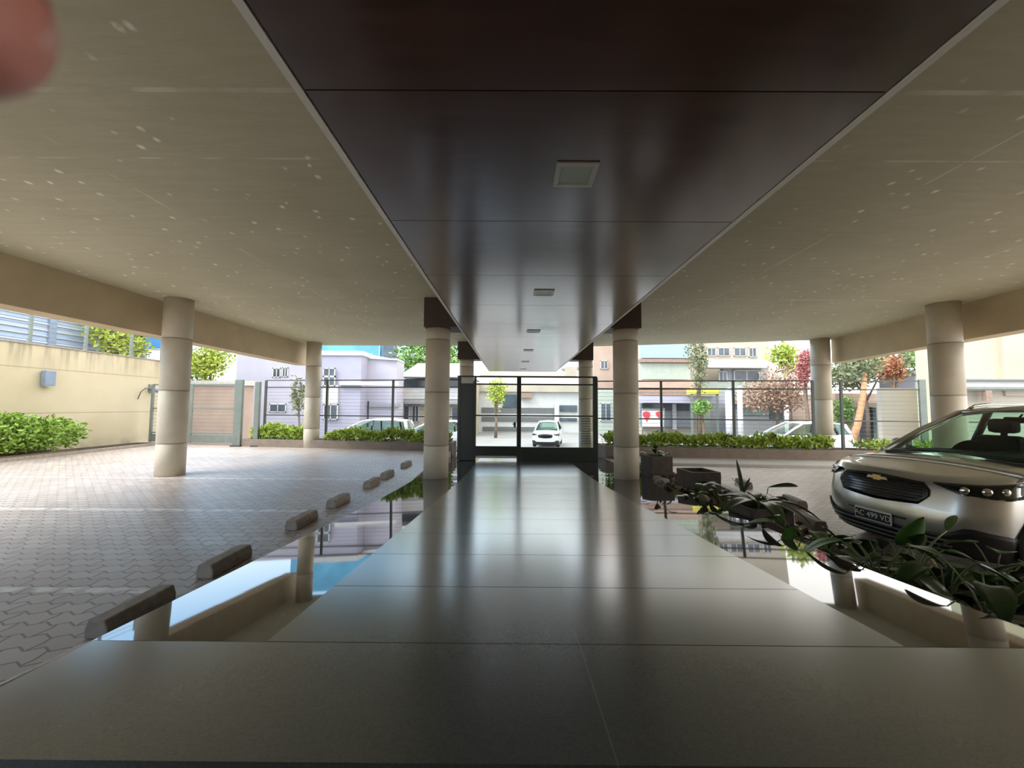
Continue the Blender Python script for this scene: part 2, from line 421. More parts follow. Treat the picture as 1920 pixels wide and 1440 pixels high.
struct(MB().prism([(-19, -16), (-1.84, -16), (-1.84, 1.1), (-1.925, 5.9), (-2.085, 9.0), (-2.085, street(-2.085)), (-19, street(-19) + .3)], -.5, 0).build('floor_left_pavement', M_PAVE))
struct(MB().prism([(2.425, -16), (22, -16), (22, street(22)), (2.955, street(2.955)), (2.955, 8.5), (2.425, 2.9)], -.6, -.1).build('floor_right_pavement', M_PAVE))
# raised strip at the back of the right-hand bays
struct(MB().prism([(3.6, 11.15), (16, 10.2), (16, street(16)), (3.2, street(3.2))], -.1, -.03).build('floor_raised_strip', M_SIDEW), 'low raised concrete strip in front of the right planter', 'kerb')
g = MB(); ys = [(-40, -.62), (8.5, -.62), (13.3, -.25), (15.6, -.36), (16.6, -.62), (18, -.72), (26, -1.15), (150, -1.15)]
g.grid([[(-120, y, z), (0, y, z), (120, y, z)] for y, z in ys], False)
struct(g.build('ground_street', M_ASPH))
# strip of soil by the boundary wall with its kerb
struct(MB().prism([(-14.4, -2), (-12.85, -2), (-13.3, 15.2), (-14.4, 15.2)], 0, .05).build('floor_soil_strip', M_SOIL))
struct(MB().prism([(-12.85, -2), (-12.72, -2), (-13.17, 15.2), (-13.3, 15.2)], 0, .09).build('kerb_left', M_STOP), 'low kerb along the bushes by the boundary wall', 'kerb')

# ------------------------------------------------------------------ setting: ceiling, beams, columns
def xr(y): return 9.7 + .163 * (y - 8.0)   # inner face of the right-hand beam
CZ = 3.80
struct(MB().prism([(-8.2, -2.6), (xr(-2.6) + .3, -2.6), (xr(13.0) + .3, 13.0), (3.0, 14.8), (-8.2, 14.95)], CZ, CZ + .7).build('ceiling', M_CEIL))
struct(MB().box(-8.25, -7.8, -2.6, 14.9, 3.02, CZ).build('beam_left', M_BEAM), 'deep rendered edge beam along the open left side', 'beam')
struct(MB().prism([(xr(-2.6), -2.6), (xr(-2.6) + .4, -2.6), (xr(13.0) + .4, 13.0), (xr(13.0), 13.0)], 3.02, CZ).build('beam_right', M_BEAM), 'deep rendered edge beam along the open right side', 'beam')
struct(MB().box(-4.5, 9.5, -2.9, -2.6, -.4, CZ).build('wall_back', M_BEAM))  # unseen wall behind the camera, its width set to cut light on the ceiling
SZ = 3.15
sf = MB()
y = 1.97 - 1.45 * 3
while y < 18.2:
    sf.box(-1.10, 1.93, y + .004, min(y + 1.446, 18.2), SZ, SZ + .03); y += 1.45
struct(sf.build('ceiling_soffit', M_SOFFIT), 'dark mahogany panelled soffit hanging over the walkway', 'ceiling')
struct(MB().box(-1.09, 1.92, -2.38, 18.19, SZ + .03, SZ + .06).box(-1.06, -.98, -2.38, 18.15, SZ + .06, 3.79).box(1.82, 1.90, -2.38, 18.15, SZ + .06, 3.79).build('trim_5', M_CAPITAL))
struct(MB().box(-1.155, -1.115, -2.38, 18.21, SZ - .006, SZ + .05).build('trim_6', M_TRIM))
struct(MB().box(1.945, 1.985, -2.38, 18.21, SZ - .006, SZ + .05).build('trim_7', M_TRIM))
struct(MB().box(-1.115, 1.945, 18.20, 18.23, SZ - .006, SZ + .05).build('trim_8', M_TRIM))
# stub casings where the cross beams pass over the columns
for i, (y0, y1, xa, xb) in enumerate(((8.2, 8.85, -1.89, 2.68), (13.85, 14.45, -1.97, 2.82))):
    struct(MB().box(xa, -1.15, y0, y1, SZ + .02, CZ).box(1.98, xb, y0, y1, SZ + .02, CZ).build('beam_cross', M_CAPITAL), ('near' if i == 0 else 'far') + ' pair of brown cross beam stubs over the walkway columns', 'beam')
def column(x, y, z0, z1, r, label):
    b = MB(); prof = [(r, z0)]
    z = .12 + .56
    while z < z1 - .1:
        if z > z0 + .1: prof += [(r, z - .012), (r - .006, z - .006), (r - .006, z + .006), (r, z + .012)]
        z += 1.12
    prof += [(r, z1)]
    b.lathe(prof, (x, y, 0), 40); return struct(b.build('column', M_COLUMN), label, 'column')
column(-1.64, 8.5, zr(8.5) - .1, SZ + .02, .262, 'round concrete column on the left edge of the walkway, nearer one')
column(2.42, 8.5, zr(8.5) - .1, SZ + .02, .262, 'round concrete column on the right edge of the walkway, nearer one')
column(-1.68, 14.15, -.35, SZ + .02, .255, 'round concrete column behind the black panel of the glazed gate')
column(2.60, 14.15, -.35, SZ + .02, .255, 'round concrete column behind the right end of the glazed gate')
column(-7.32, 8.5, -.1, CZ, .262, 'round concrete column standing on the left brick paving')
column(-7.28, 14.3, -.1, CZ, .255, 'round concrete column rising from the left hedge planter')
column(9.33, 8.5, -.2, CZ, .27, 'round concrete column behind the parked silver car')
column(10.1, 12.95, -.2, CZ, .27, 'round concrete column rising from the right hedge planter')

# ------------------------------------------------------------------ downlights
def downlight():
    r_ = empty('recessed_ceiling_light', 'square recessed light nearest the camera in the mahogany soffit', 'ceiling light', (.43, 2.71, SZ), 0, 'downlights of the soffit')
    b = MB()
    for (a, c, d, f) in ((-.145, .145, -.145, -.11), (-.145, .145, .11, .145), (-.145, -.11, -.11, .11), (.11, .145, -.11, .11)): b.box(a, c, d, f, -.012, -.001, bev=.003)
    b.build('lamp_frame', M_LFRAME, r_)
    MB().box(-.112, .112, -.112, .112, -.007, -.002).build('diffuser', M_DIFF, r_)
    return r_
dl = downlight()
for k, w in enumerate(('second', 'third', 'fourth', 'fifth', 'sixth')):
    c = copy_tree(dl); c.location = (.43, 2.71 + 2.9 * (k + 1), SZ); c['label'] = 'square recessed soffit light, %s from the camera' % w

# ------------------------------------------------------------------ wheel stops
def wheel_stop(x, y, z, rz, label, group):
    b = MB(); w, h, L = .078, .12, .52
    prof = [(-w, 0), (w, 0), (w, .06), (w * .75, h), (-w * .75, h), (-w, .06)]
    vs = [(px, s * L / 2, pz) for s in (-1, 1) for px, pz in prof]
    b.add(vs, [(5, 4, 3, 2, 1, 0), (6, 7, 8, 9, 10, 11)] + [(i, (i + 1) % 6, 6 + (i + 1) % 6, 6 + i) for i in range(6)])
    o = b.build('wheel_stop', M_STOP, None, (x, y, z), bev=.012); o.rotation_euler = (0, 0, rz)
    return tag(o, label, 'wheel stop', group)
for i, (yy, L) in enumerate(((2.86, 'nearest the camera'), (3.75, 'second from the camera'), (5.08, 'third from the camera'), (6.12, 'fourth from the camera'), (7.55, 'fifth from the camera'), (8.46, 'sixth from the camera'), (9.95, 'farthest one, beyond the column'))):
    wheel_stop(-2.66, yy, 0, 0, 'dark concrete wheel stop beside the left walkway edge, ' + L, 'wheel stops of the left bays')
for (px, py, Y, L) in ((1541, 1005, 5.35, 'in front of the car bumper'), (1506, 962, 6.5, 'second behind the kerb, left of the car'), (1405, 915, 8.1, 'beside the slim upright plant'), (1347, 898, 9.2, 'behind the square concrete planter')):
    p = at(px, py, Y); wheel_stop(p.x, Y + .2, -.1, -.16, 'brown concrete wheel stop on the right paving, ' + L, 'wheel stops of the right bays')

# ------------------------------------------------------------------ left boundary wall, its fence and lamps
struct(MB().box(-14.75, -14.4, -16, 16.4, -.4, 3.27).build('wall_left', M_WALL))
struct(MB().box(-14.78, -14.37, -16, 16.43, 3.27, 3.31).build('trim_9', M_STOP))
fw = empty('wall_top_fence', 'grey wire fence standing on the stained boundary wall', 'fence', (-14.58, 0, 3.31))
for yy in (8.6, 10.15, 11.75, 13.3, 14.9, 16.2): MB().box(-.03, .03, yy - .04, yy + .04, 0, 1.7).build('post', M_STEELG, fw)
wb = MB()
for k in range(11): wb.box(-.006, .006, 2, 16.2, .12 + k * .15, .135 + k * .15)
wb.build('wire_mesh', M_WIRE, fw)
def wall_lamp(y, z, label, m):
    r_ = empty('wall_lamp', label, 'lamp', (-14.4, y, z))
    MB().box(0, .05, -.10, .10, -.2, .2, bev=.01).build('back_plate', m, r_)
    MB().box(.05, .20, -.14, .14, -.24, .22, bev=.02).build('housing', m, r_)
    MB().box(.06, .19, -.12, .12, -.26, -.24).build('lens', M_DIFF, r_)
    return r_
wall_lamp(12.05, 2.30, 'blue grey box lamp on the stained boundary wall above the bush', M_LAMPGREY)
r_ = empty('security_camera', 'dark fixture with a dangling cable at the far end of the boundary wall', 'camera', (-14.4, 15.6, 2.1))
MB().box(0, .06, -.09, .09, -.12, .2, bev=.01).build('bracket', M_STEELG, r_)
MB().tube([(.06, 0, .02), (.20, 0, .0), (.34, -.06, -.06)], .07, 12).build('housing', M_LAMPGREY, r_)
MB().tube([(.05, -.1, -.02), (.1, -.3, .05), (.1, -.5, -.12), (.05, -.55, -.4)], .014, 6).build('cable', M_BLACK, r_)

def boxsampler(x0, x1, y0, y1, z0, z1):
    def f():
        k = random.random(); p = [random.uniform(x0, x1), random.uniform(y0, y1), random.uniform(z0, z1)]
        if k < .55: p[2] = z1 - abs(random.gauss(0, .08)) * (z1 - z0)
        elif k < .8: p[1] = y0 + abs(random.gauss(0, .06)) * (y1 - y0)
        return p
    return f
def ellsampler(c, r, shell=.75):
    def f():
        d = Vector((random.gauss(0, 1), random.gauss(0, 1), random.gauss(0, 1))).normalized() * (shell + (1 - shell) * random.random())
        return (c[0] + d.x * r[0], c[1] + d.y * r[1], c[2] + d.z * r[2])
    return f
b = MB()
for (yy, h, n) in ((7.6, 1.0, 2200), (9.2, 1.1, 2600), (10.6, 1.12, 2600), (11.6, .98, 1800)):
    b.leafcards(n, ellsampler((-13.65, yy, .12 + h * .5), (.68, .95, h * .52), .55), .12)
tag(b.build('clipped_bush', M_BUSH), 'bright green clipped bush against the stained boundary wall', 'bush')
tag(MB().box(-14.1, -13.2, 6.9, 12.0, .05, .12).tube([(-13.65, 9.2, .1), (-13.65, 9.2, .7)], .05).tube([(-13.65, 10.6, .1), (-13.6, 10.6, .7)], .05).build('bush_stem', M_BARK, bpy.data.objects['clipped_bush']))

# ------------------------------------------------------------------ hedge planters and fences along the street
def planter(xa, xb, zt, label):
    t = .18
    pts = [(xa, street(xa) + .0), (xb, street(xb) + .0)]
    o = struct(MB().prism([(xa, street(xa)), (xb, street(xb)), (xb, street(xb) + .14), (xa, street(xa) + .14)], -.15, zt).build('wall_planter', M_PLANTWALL), label, 'planter wall')
    struct(MB().prism([(xa, street(xa) + .95), (xb, street(xb) + .95), (xb, street(xb) + 1.09), (xa, street(xa) + 1.09)], -.5, zt).build('wall_planter_back', M_PLANTWALL))
    for x_ in (xa, xb - .14): struct(MB().prism([(x_, street(x_) + .14), (x_ + .14, street(x_) + .13), (x_ + .14, street(x_) + .96), (x_, street(x_) + .96)], -.5, zt).build('wall_planter_end', M_PLANTWALL))
    struct(MB().prism([(xa + .14, street(xa) + .13), (xb - .14, street(xb) + .13), (xb - .14, street(xb) + .96), (xa + .14, street(xa) + .96)], -.5, zt - .04).build('floor_planter_soil', M_SOIL))
planter(-9.9, -2.05, .27, 'low brown planter wall along the left street fence')
planter(2.95, 15.5, .27, 'low brown planter wall along the right street fence')
def hedge(xa, xb, z0, h, n, label, m=M_HEDGE, size=.13):
    b = MB()
    def smp():
        x = random.uniform(xa, xb); d = random.uniform(.16, .9); z = z0 + h * (random.random() ** .45) * (.85 + .15 * math.sin(x * 4.1) + .1 * math.sin(x * 9.7))
        if random.random() < .35: d = .16 + abs(random.gauss(0, .05))
        return (x, street(x) + d, z)
    b.leafcards(n, smp, size, .8); return tag(b.build('hedge', m), label, 'hedge')
hedge(-9.6, -7.65, .22, .52, 2600, 'yellow green hedge left of the planter column', M_HEDGE)
hedge(-6.7, -2.2, .22, .42, 4200, 'low hedge in the left planter between fence and paving')
hedge(3.05, 9.6, .22, .42, 6000, 'long low hedge in the right planter below the street fence')
hedge(10.6, 14.6, .22, .30, 1500, 'sparse low hedge right of the far planter column')

def fence(xs, ztop, y_off, label, wires=True, thick=(), zb=.25):
    """posts at xs, rails, thin horizontal wires; runs along the street line"""
    r_ = empty('street_fence', label, 'fence', (xs[0], street(xs[0]) + y_off, 0), math.atan(-.135))
    L = (xs[-1] - xs[0]) / math.cos(math.atan(-.135))
    for i, x in enumerate(xs):
        l = (x - xs[0]) / math.cos(math.atan(-.135)); w = .09 if i in thick else .035
        MB().box(l - w, l + w, -.035, .035, zb, ztop + (.05 if i in thick else 0), bev=.006).build('post', M_STEELG if i in thick else M_FENCE, r_)
    for z, t in ((ztop, .018), (ztop - .26, .022), (1.14, .018)):
        MB().box(0, L, -.018, .018, z - t, z + t).build('rail', M_FENCE, r_)
    if wires:
        wb = MB(); z = zb + .12
        while z < ztop - .28:
            wb.box(0, L, -.003, .003, z - .0035, z + .0035); z += .125
        wb.build('wire_mesh', M_WIRE, r_)
    return r_
fence([-9.35, -6.87, -4.33, -1.85], 2.44, .52, 'dark street fence above the left hedge planter')
fence([2.72, 4.85, 7.05, 9.35], 2.38, .52, 'dark street fence above the right hedge planter')
fence([10.15, 12.35], 2.36, .52, 'wire fence panel right of the far planter column', thick=(1,))
fence([12.75, 15.3, 18.2], 2.36, .52, 'wire fence behind the parked silver car', thick=(0,))
# sliding vehicle gate at the far left
gt = empty('sliding_gate', 'grey vehicle gate with a solid kick panel at the far left', 'gate', (-12.3, 14.95, 0), math.atan(-.135))
MB().box(-1.6, 2.1, -.02, .02, .10, .38, bev=.004).build('kick_panel', M_STEELG, gt)
for x in (-1.6, .12, 2.1): MB().box(x - .05, x + .05, -.03, .03, .08, 2.25).build('post', M_STEELG, gt)
for z in (2.27, 1.35, .44): MB().box(-1.6, 2.1, -.025, .025, z - .025, z + .025).build('rail', M_STEELG, gt)
wb = MB()
for k in range(12): wb.box(-1.6, 2.1, -.003, .003, .55 + k * .14, .558 + k * .14)
wb.build('wire_mesh', M_WIRE, gt)
for (px0, px1, top, label) in ((437, 457, 712, 'thick pair of green steel posts beside the vehicle gate'), (475, 489, 716, 'single green steel post at the left end of the hedge')):
    Y = 14.45; a, c = at(px0, 838, Y), at(px1, top, Y)
    gp = empty('gate_post', label, 'post', ((a.x + c.x) / 2, Y, 0)); w = (c.x - a.x) / 2
    if w > .15:
        for s in (-1, 1): MB().box(s * w * .55 - w * .4, s * w * .55 + w * .4, -.06, .06, 0, c.z, bev=.008).build('upright', M_STEELG, gp)
        MB().box(-w * .2, w * .2, -.03, .03, .2, c.z + .55 * 0 + .42, bev=.006).build('inner_bar', M_STEEL, gp)
        MB().box(w * 1.0, w * 1.9, -.16, .06, .02, .22, bev=.02).build('roller', M_BLACK, gp)
    else: MB().box(-w, w, -.06, .06, 0, c.z, bev=.008).build('upright', M_STEELG, gp)
    MB().box(-w - .05, w + .05, -.12, .12, 0, .04, bev=.006).build('base_plate', M_STEEL, gp)

# ------------------------------------------------------------------ glazed entrance gate at the end of the walkway
M_GATEGL = glass('clear_gate_glass', (.96, .98, .97), .06)
GY = 12.0; zg = zr(GY)
eg = empty('entrance_gate', 'black steel gate with clear panes closing the end of the walkway', 'gate', (0, GY, zg))
ht = 2.56
def gx(px): return at(px, 780, GY).x
xl0, xl1, xm, xe = gx(858), gx(889), gx(973), gx(1116)
MB().box(xl0, xl1, -.04, .30, 0, ht - .16, bev=.01).build('side_panel', M_STEEL, eg)
MB().box(xl0 - .02, xe + .06, -.03, .03, ht - .05, ht, bev=.006).build('head_rail', M_STEEL, eg)
MB().box(xl1 - .04, xe, -.02, .02, ht - .28, ht - .235).build('transom', M_STEEL, eg)
MB().box(xl1, xe, -.02, .02, 1.33, 1.37).build('middle_rail', M_STEEL, eg)
for x, w in ((xl0 + .05, .05), (xl1 + .03, .03), (xm, .065), (xe, .075)): MB().box(x - w, x + w, -.05, .05, 0, ht - .04, bev=.012).build('upright', M_STEEL, eg)
MB().box(xl1 + .06, xm - .065, -.03, .03, .14, .43, bev=.006).build('door_kick_panel', M_STEEL, eg)
tag(MB().box(xl1 + .06, xm - .065, -.025, .02, .075, .135, bev=.004).build('light_gap_strip', M_LFRAME, eg), 'pale strip drawn for the light gap under the door leaf')  # pale strip stands in for light showing under the door leaf
MB().box(xm + .065, xe - .07, -.04, .04, 0, .41, bev=.008).build('fixed_kick_panel', M_STEEL, eg)
MB().box(xl1 + .06, xm - .065, -.004, .004, .43, ht - .28).build('door_pane', M_GATEGL, eg)
MB().box(xm + .065, xe - .075, -.004, .004, .41, ht - .28).build('fixed_pane', M_GATEGL, eg)
hb = MB().box(xm - .16, xm - .09, -.07, -.02, 1.0, 1.16, bev=.01).tube([(xm - .12, -.07, 1.10), (xm - .12, -.12, 1.10), (xm - .20, -.12, 1.10)], .012)
hb.build('handle', M_STEEL, eg)
MB().box(xl0 + .10, xl1 - .03, -.06, .0, ht - .24, ht - .08, bev=.02).build('lamp_box', M_WHITE, eg)
bb = MB()
for k in range(11): bb.box(xe - .42, xe - .12, .10, .13, .50 + k * .075, .53 + k * .075)
bb.build('louvre', M_STEELG, eg)

# ------------------------------------------------------------------ planting bed right of the walkway
def zb(y): return max(-.02, zr(y) - .26)
bed = MB()
def bx(y): return lerp_tab(((1.2, 3.75), (4.2, 3.85), (4.5, 3.55), (5.6, 3.75), (10.6, 3.9)), y)
ysb = [1.2 + .47 * k for k in range(21)]
bed.grid([[(wr(y) + .01, y, -.2), (wr(y) + .01, y, zb(y)), ((wr(y) + bx(y)) / 2, y, zb(y) + .02), (bx(y), y, zb(y) - .02), (bx(y) + .03, y, -.2)] for y in ysb], False)
struct(bed.build('floor_planting_bed', M_SOIL))
for (pts, lab) in (([(2.88, 3.1), (3.02, 3.1), (3.02, 4.35), (2.88, 4.35)], 'pale stone kerb beside the near end of the planting bed'), ([(3.66, 5.5), (3.82, 5.5), (3.95, 8.0), (3.80, 8.0)], 'pale stone kerb beyond the oval leaf in the planting bed')):
    tag(MB().prism(pts, -.12, .16 if pts[0][1] < 4 else .10).build('kerb_stone', M_KERB, bev=.012), lab, 'kerb')
def cube_planter(x, y, z, w, d, h, rz, label, fill=True):
    r_ = empty('square_planter', label, 'planter', (x, y, z), rz, 'square planters along the walkway')
    b = MB(); t = .04
    b.box(-w / 2, w / 2, -d / 2, -d / 2 + t, 0, h, bev=.008).box(-w / 2, w / 2, d / 2 - t, d / 2, 0, h, bev=.008).box(-w / 2, -w / 2 + t, -d / 2 + t, d / 2 - t, 0, h).box(w / 2 - t, w / 2, -d / 2 + t, d / 2 - t, 0, h)
    b.build('planter_box', M_POT, r_); MB().box(-w / 2 + t, w / 2 - t, -d / 2 + t, d / 2 - t, .02, h - .05).build('planter_soil', M_SOIL, r_)
    return r_
cube_planter(3.22, 8.95, -.02, .50, .50, .46, .15, 'dark square planter nearest the right column, with a leafy plant')
cube_planter(3.36, 7.25, -.02, .52, .55, .40, .12, 'square concrete planter with bare top in the planting bed')
cube_planter(2.98, 4.85, zb(4.85), .50, .46, .34, .10, 'dark square planter under the drooping leaves at the walkway edge')

def blade(L, Wd, droop, fold=.25, n=9, tipsharp=1.0, heart=False):
    """one leaf along +y from the origin, midrib sag, folded halves"""
    rows = []
    for i in range(n + 1):
        t = i / n
        if heart: w = Wd * (math.sin(min(1, (t + .16) / 1.16) * math.pi) ** .6) * (1 - t * .55)
        else: w = Wd * (math.sin(math.pi * (t * .94 + .03)) ** .75)
        y = L * t; z = -droop * L * t * t
        rows.append([(-w, y, z + fold * w), (-w * .5, y, z + fold * w * .42), (0, y, z), (w * .5, y, z + fold * w * .42), (w, y, z + fold * w)])
    return rows
def put(rows, M): return [[M @ Vector(p) for p in r_] for r_ in rows]
def stem_leaf(root, base, tip, L, Wd, az, pitch, m, droop=.3, heart=False, sr=.008, rollr=0, lab=None):
    """stem tube from base to tip with a blade at its end; positions local to root"""
    base, tip = Vector(base), Vector(tip); mid = (base + tip) / 2 + Vector(((tip - base).x * -.15, (tip - base).y * -.15, .04))
    MB().tube([base, (base + mid) / 2 + Vector((0, 0, .01)), mid, (mid + tip) / 2 + Vector((0, 0, .012)), tip], [sr, sr * .95, sr * .85, sr * .75, sr * .6], 7).build('stem', M_STEM, root)
    M = Matrix.Translation(tip) @ Euler((pitch, rollr, az), 'XYZ').to_matrix().to_4x4()
    o = MB().grid(put(blade(L, Wd, droop, heart=heart), M)).build('leaf', m, root, solid=.002)
    return o
def plant(name, loc, label, cat='plant', group=None): return empty(name, label, cat, loc, 0, group)
# elephant ear in front of the car
p = plant('elephant_ear_plant', (3.33, 3.35, zb(3.35)), 'large leaved plant with an upright arrow leaf before the car bumper')
stem_leaf(p, (0, 0, 0), (-.03, .02, .25), .32, .135, R(176), R(66), M_LEAFM, .05, True, .010)
stem_leaf(p, (.02, .02, 0), (.02, .05, .22), .26, .10, R(160), R(50), M_LEAFD, .1, True, .009)
stem_leaf(p, (.03, .02, 0), (.38, .10, .36), .28, .035, R(-60), R(30), M_LEAFM, .2, False, .010)
stem_leaf(p, (.02, .0, 0), (.24, -.02, .24), .26, .07, R(-120), R(-10), M_LEAFM, .4, False, .008)
stem_leaf(p, (-.02, .0, 0), (-.22, .05, .16), .26, .09, R(80), R(-10), M_LEAFD, .5, True, .008)
stem_leaf(p, (-.02, -.02, 0), (-.16, -.16, .14), .24, .09, R(130), R(-15), M_LEAFD, .5, True, .008)
stem_leaf(p, (.02, -.02, 0), (.10, -.22, .12), .26, .10, R(190), R(-10), M_LEAFD, .5, True, .008)
# dark spreading plants in the near bed
for i, (x, y, lab) in enumerate(((2.93, 2.75, 'dark spreading plant overhanging the walkway edge at the lower right'), (3.45, 2.55, 'dark long stemmed plant under the car at the right edge'), (2.95, 3.9, 'dark low plant between the kerb stone and the arrow leaf plant'), (3.2, 2.1, 'dark broad leaved plant nearest the camera at the right edge'), (3.55, 3.75, 'dark low plant just below the car number plate'), (3.0, 3.25, 'dark drooping plant left of the arrow leaf plant'), (3.6, 3.0, 'dark plant under the near headlight of the parked car'), (2.72, 2.35, 'dark plant mirrored in the polished border at the lower right'), (2.68, 2.95, 'dark plant on the walkway edge left of the arrow leaf'), (2.70, 3.70, 'dark plant on the walkway edge beside the pale kerb stone'), (2.75, 1.75, 'dark plant at the right edge, beside the first tile course'))):
    p = plant('broadleaf_plant', (x, y, zb(y)), lab, 'plant', 'dark broadleaf plants in the bed')
    rr = random.Random(11 + i)
    for k in range(9 if i not in (2, 4) else 7):
        a = k * 2.4 + i; rad = rr.uniform(.10, .26); h = rr.uniform(.12, .34) * (1.25 if i >= 7 else 1) * (.45 if i in (2, 4, 5) else 1)
        stem_leaf(p, (rr.uniform(-.03, .03), rr.uniform(-.03, .03), 0), (math.cos(a) * rad, math.sin(a) * rad, h), rr.uniform(.20, .32), rr.uniform(.05, .10), a - R(90), R(rr.uniform(-35, 15)), M_LEAFD if k % 3 else M_LEAFM, .35, k % 2 == 0, .006)
# plant with the single oval leaf
p = plant('oval_leaf_plant', (3.35, 5.35, zb(5.35)), 'plant holding one broad oval dark green leaf over the kerb')
stem_leaf(p, (0, 0, 0), (.22, .25, .42), .42, .10, R(-88), R(4), M_LEAFM, .05, False, .009, R(-28))
stem_leaf(p, (0, 0, 0), (.05, .10, .30), .26, .09, R(-20), R(-10), M_LEAFD, .4, True, .008)
# the leaves drooping over the dark planter
p = plant('drooping_leaf_plant', (2.98, 4.85, zb(4.85) + .29), 'dark plant with long drooping leaves growing in the walkway edge planter')
for k, (a, L, wd, pt) in enumerate(((-60, .52, .09, 18), (-95, .55, .08, 10), (-20, .40, .08, 25), (40, .42, .08, 20), (110, .42, .09, 20), (170, .46, .09, 15), (215, .40, .07, 10))):
    stem_leaf(p, (0, 0, -.02), (math.cos(R(a + 90)) * .08, math.sin(R(a + 90)) * .08, .10), L, wd, R(a), R(pt), M_LEAFD, .55, False, .008)
# slim upright plant
p = plant('upright_spear_plant', at(1392, 890, 7.0) * 1.0, 'slim upright plant with spear leaves by the second kerb'); p.location.z = -.02
for a, t in ((0, 80), (50, 66), (130, 72), (200, 64), (280, 70)):
    L = .62 if t == 80 else random.uniform(.25, .4)
    M = Euler((R(t), 0, R(a)), 'XYZ').to_matrix().to_4x4()
    MB().grid(put(blade(L, .035, .12), M)).build('leaf', M_LEAFD, p, solid=.003)
MB().tube([(0, 0, -.02), (0, 0, .12)], .015).build('stem', M_STEM, p)
# bushy plants between walkway and planters
for i, (px, py, Y, h, n, lab) in enumerate(((1312, 930, 6.0, .42, 12, 'bushy dark plant in front of the bare concrete planter'), (1352, 935, 5.7, .40, 8, 'yellowish green small plant left of the drooping leaves'), (1275, 912, 7.0, .20, 8, 'small withered plant between the two far planters'))):
    q = at(px, py, Y); p = plant('bushy_plant', (q.x, Y, zb(Y)), lab, 'plant'); rr = random.Random(40 + i)
    for k in range(n):
        a = k * 2.4; rad = rr.uniform(.05, .22); hh = h * rr.uniform(.35, 1)
        stem_leaf(p, (0, 0, 0), (math.cos(a) * rad, math.sin(a) * rad, hh), rr.uniform(.12, .24), rr.uniform(.04, .075), a - R(90), R(rr.uniform(-20, 35)), (M_LEAFD, M_LEAFM, M_DRYLEAF)[i], .4, k % 2 == 0, .005)
p = plant('leafy_pot_plant', (3.22, 8.95, .39), 'leafy green plant growing in the far square planter', 'plant'); rr = random.Random(5)
for k in range(14):
    a = k * 2.4; rad = rr.uniform(.04, .25)
    stem_leaf(p, (0, 0, -.03), (math.cos(a) * rad, math.sin(a) * rad, rr.uniform(.06, .32)), rr.uniform(.12, .24), rr.uniform(.03, .06), a - R(90), R(rr.uniform(-20, 50)), M_LEAFD if k % 2 else M_LEAFM, .4, False, .005)
b = MB()
def litter():
    y = random.uniform(1.6, 10.2); x = random.uniform(wr(y) + .05, 3.7); return (x, y, zb(y) + .01 + random.random() * .03)
b.leafcards(1500, litter, .10, .05); tag(b.build('leaf_litter', M_DRYLEAF), 'dry brown leaf litter on the planting bed soil', 'leaf litter', None, 'stuff')
rr = random.Random(3)
for i, (x, y, s_, lab) in enumerate(((2.95, 7.9, .13, 'grey rubble stone between the two square planters'), (3.05, 6.45, .11, 'grey rubble stone before the bare planter'), (2.9, 3.55, .07, 'small pale stone beside the near kerb stone'), (3.0, 8.3, .10, 'grey rubble stone by the leafy planter'))):
    bm = bmesh.new(); bmesh.ops.create_icosphere(bm, subdivisions=2, radius=s_)
    for v in bm.verts: v.co *= rr.uniform(.8, 1.15); v.co.z *= .7
    m_ = MB(); bm.verts.index_update(); m_.add([v.co for v in bm.verts], [[v.index for v in f.verts] for f in bm.faces]); bm.free()
    tag(m_.build('rubble_stone', M_STOP, None, (x, y, zb(y) + s_ * .5)), lab, 'stone')

# ------------------------------------------------------------------ cars
M_SILVER = mat('silver_car_paint', (.62, .62, .59), .28, metal=.75, var=.02, coat=1)
M_CARWHITE = mat('white_car_paint', (.62, .63, .64), .3, var=.02, coat=1)
M_CARMINT = mat('pale_mint_car_paint', (.52, .60, .57), .3, var=.02, coat=1)
M_CARGREY = mat('pale_grey_car_paint', (.50, .53, .57), .3, var=.02, coat=1)
M_PLAST = mat('black_car_plastic', (.012, .012, .013), .45, var=.1)
M_GLOSSB = mat('gloss_black_trim', (.006, .006, .008), .15, var=0)
M_TYRE = mat('tyre_rubber', (.018, .018, .018), .85, var=.1)
M_ALLOY = mat('alloy_wheel', (.45, .45, .46), .3, metal=.8, var=.03)
M_CHROME = mat('chrome', (.8, .8, .8), .12, metal=1, var=0)
M_GOLD = mat('gold_emblem', (.75, .52, .18), .3, metal=.8, var=.05)
M_LENS = glass('headlight_lens', (.9, .92, .92), .25)
M_WIND = glass('green_tinted_car_glass', (.62, .78, .70), .18)
M_SEAT = mat('dark_seat_cloth', (.025, .025, .028), .8, var=.1)
M_PLATE = mat('licence_plate_black', (.03, .03, .032), .4, var=.05)
M_PLATEW = mat('licence_plate_white', (.75, .76, .75), .4, var=0)

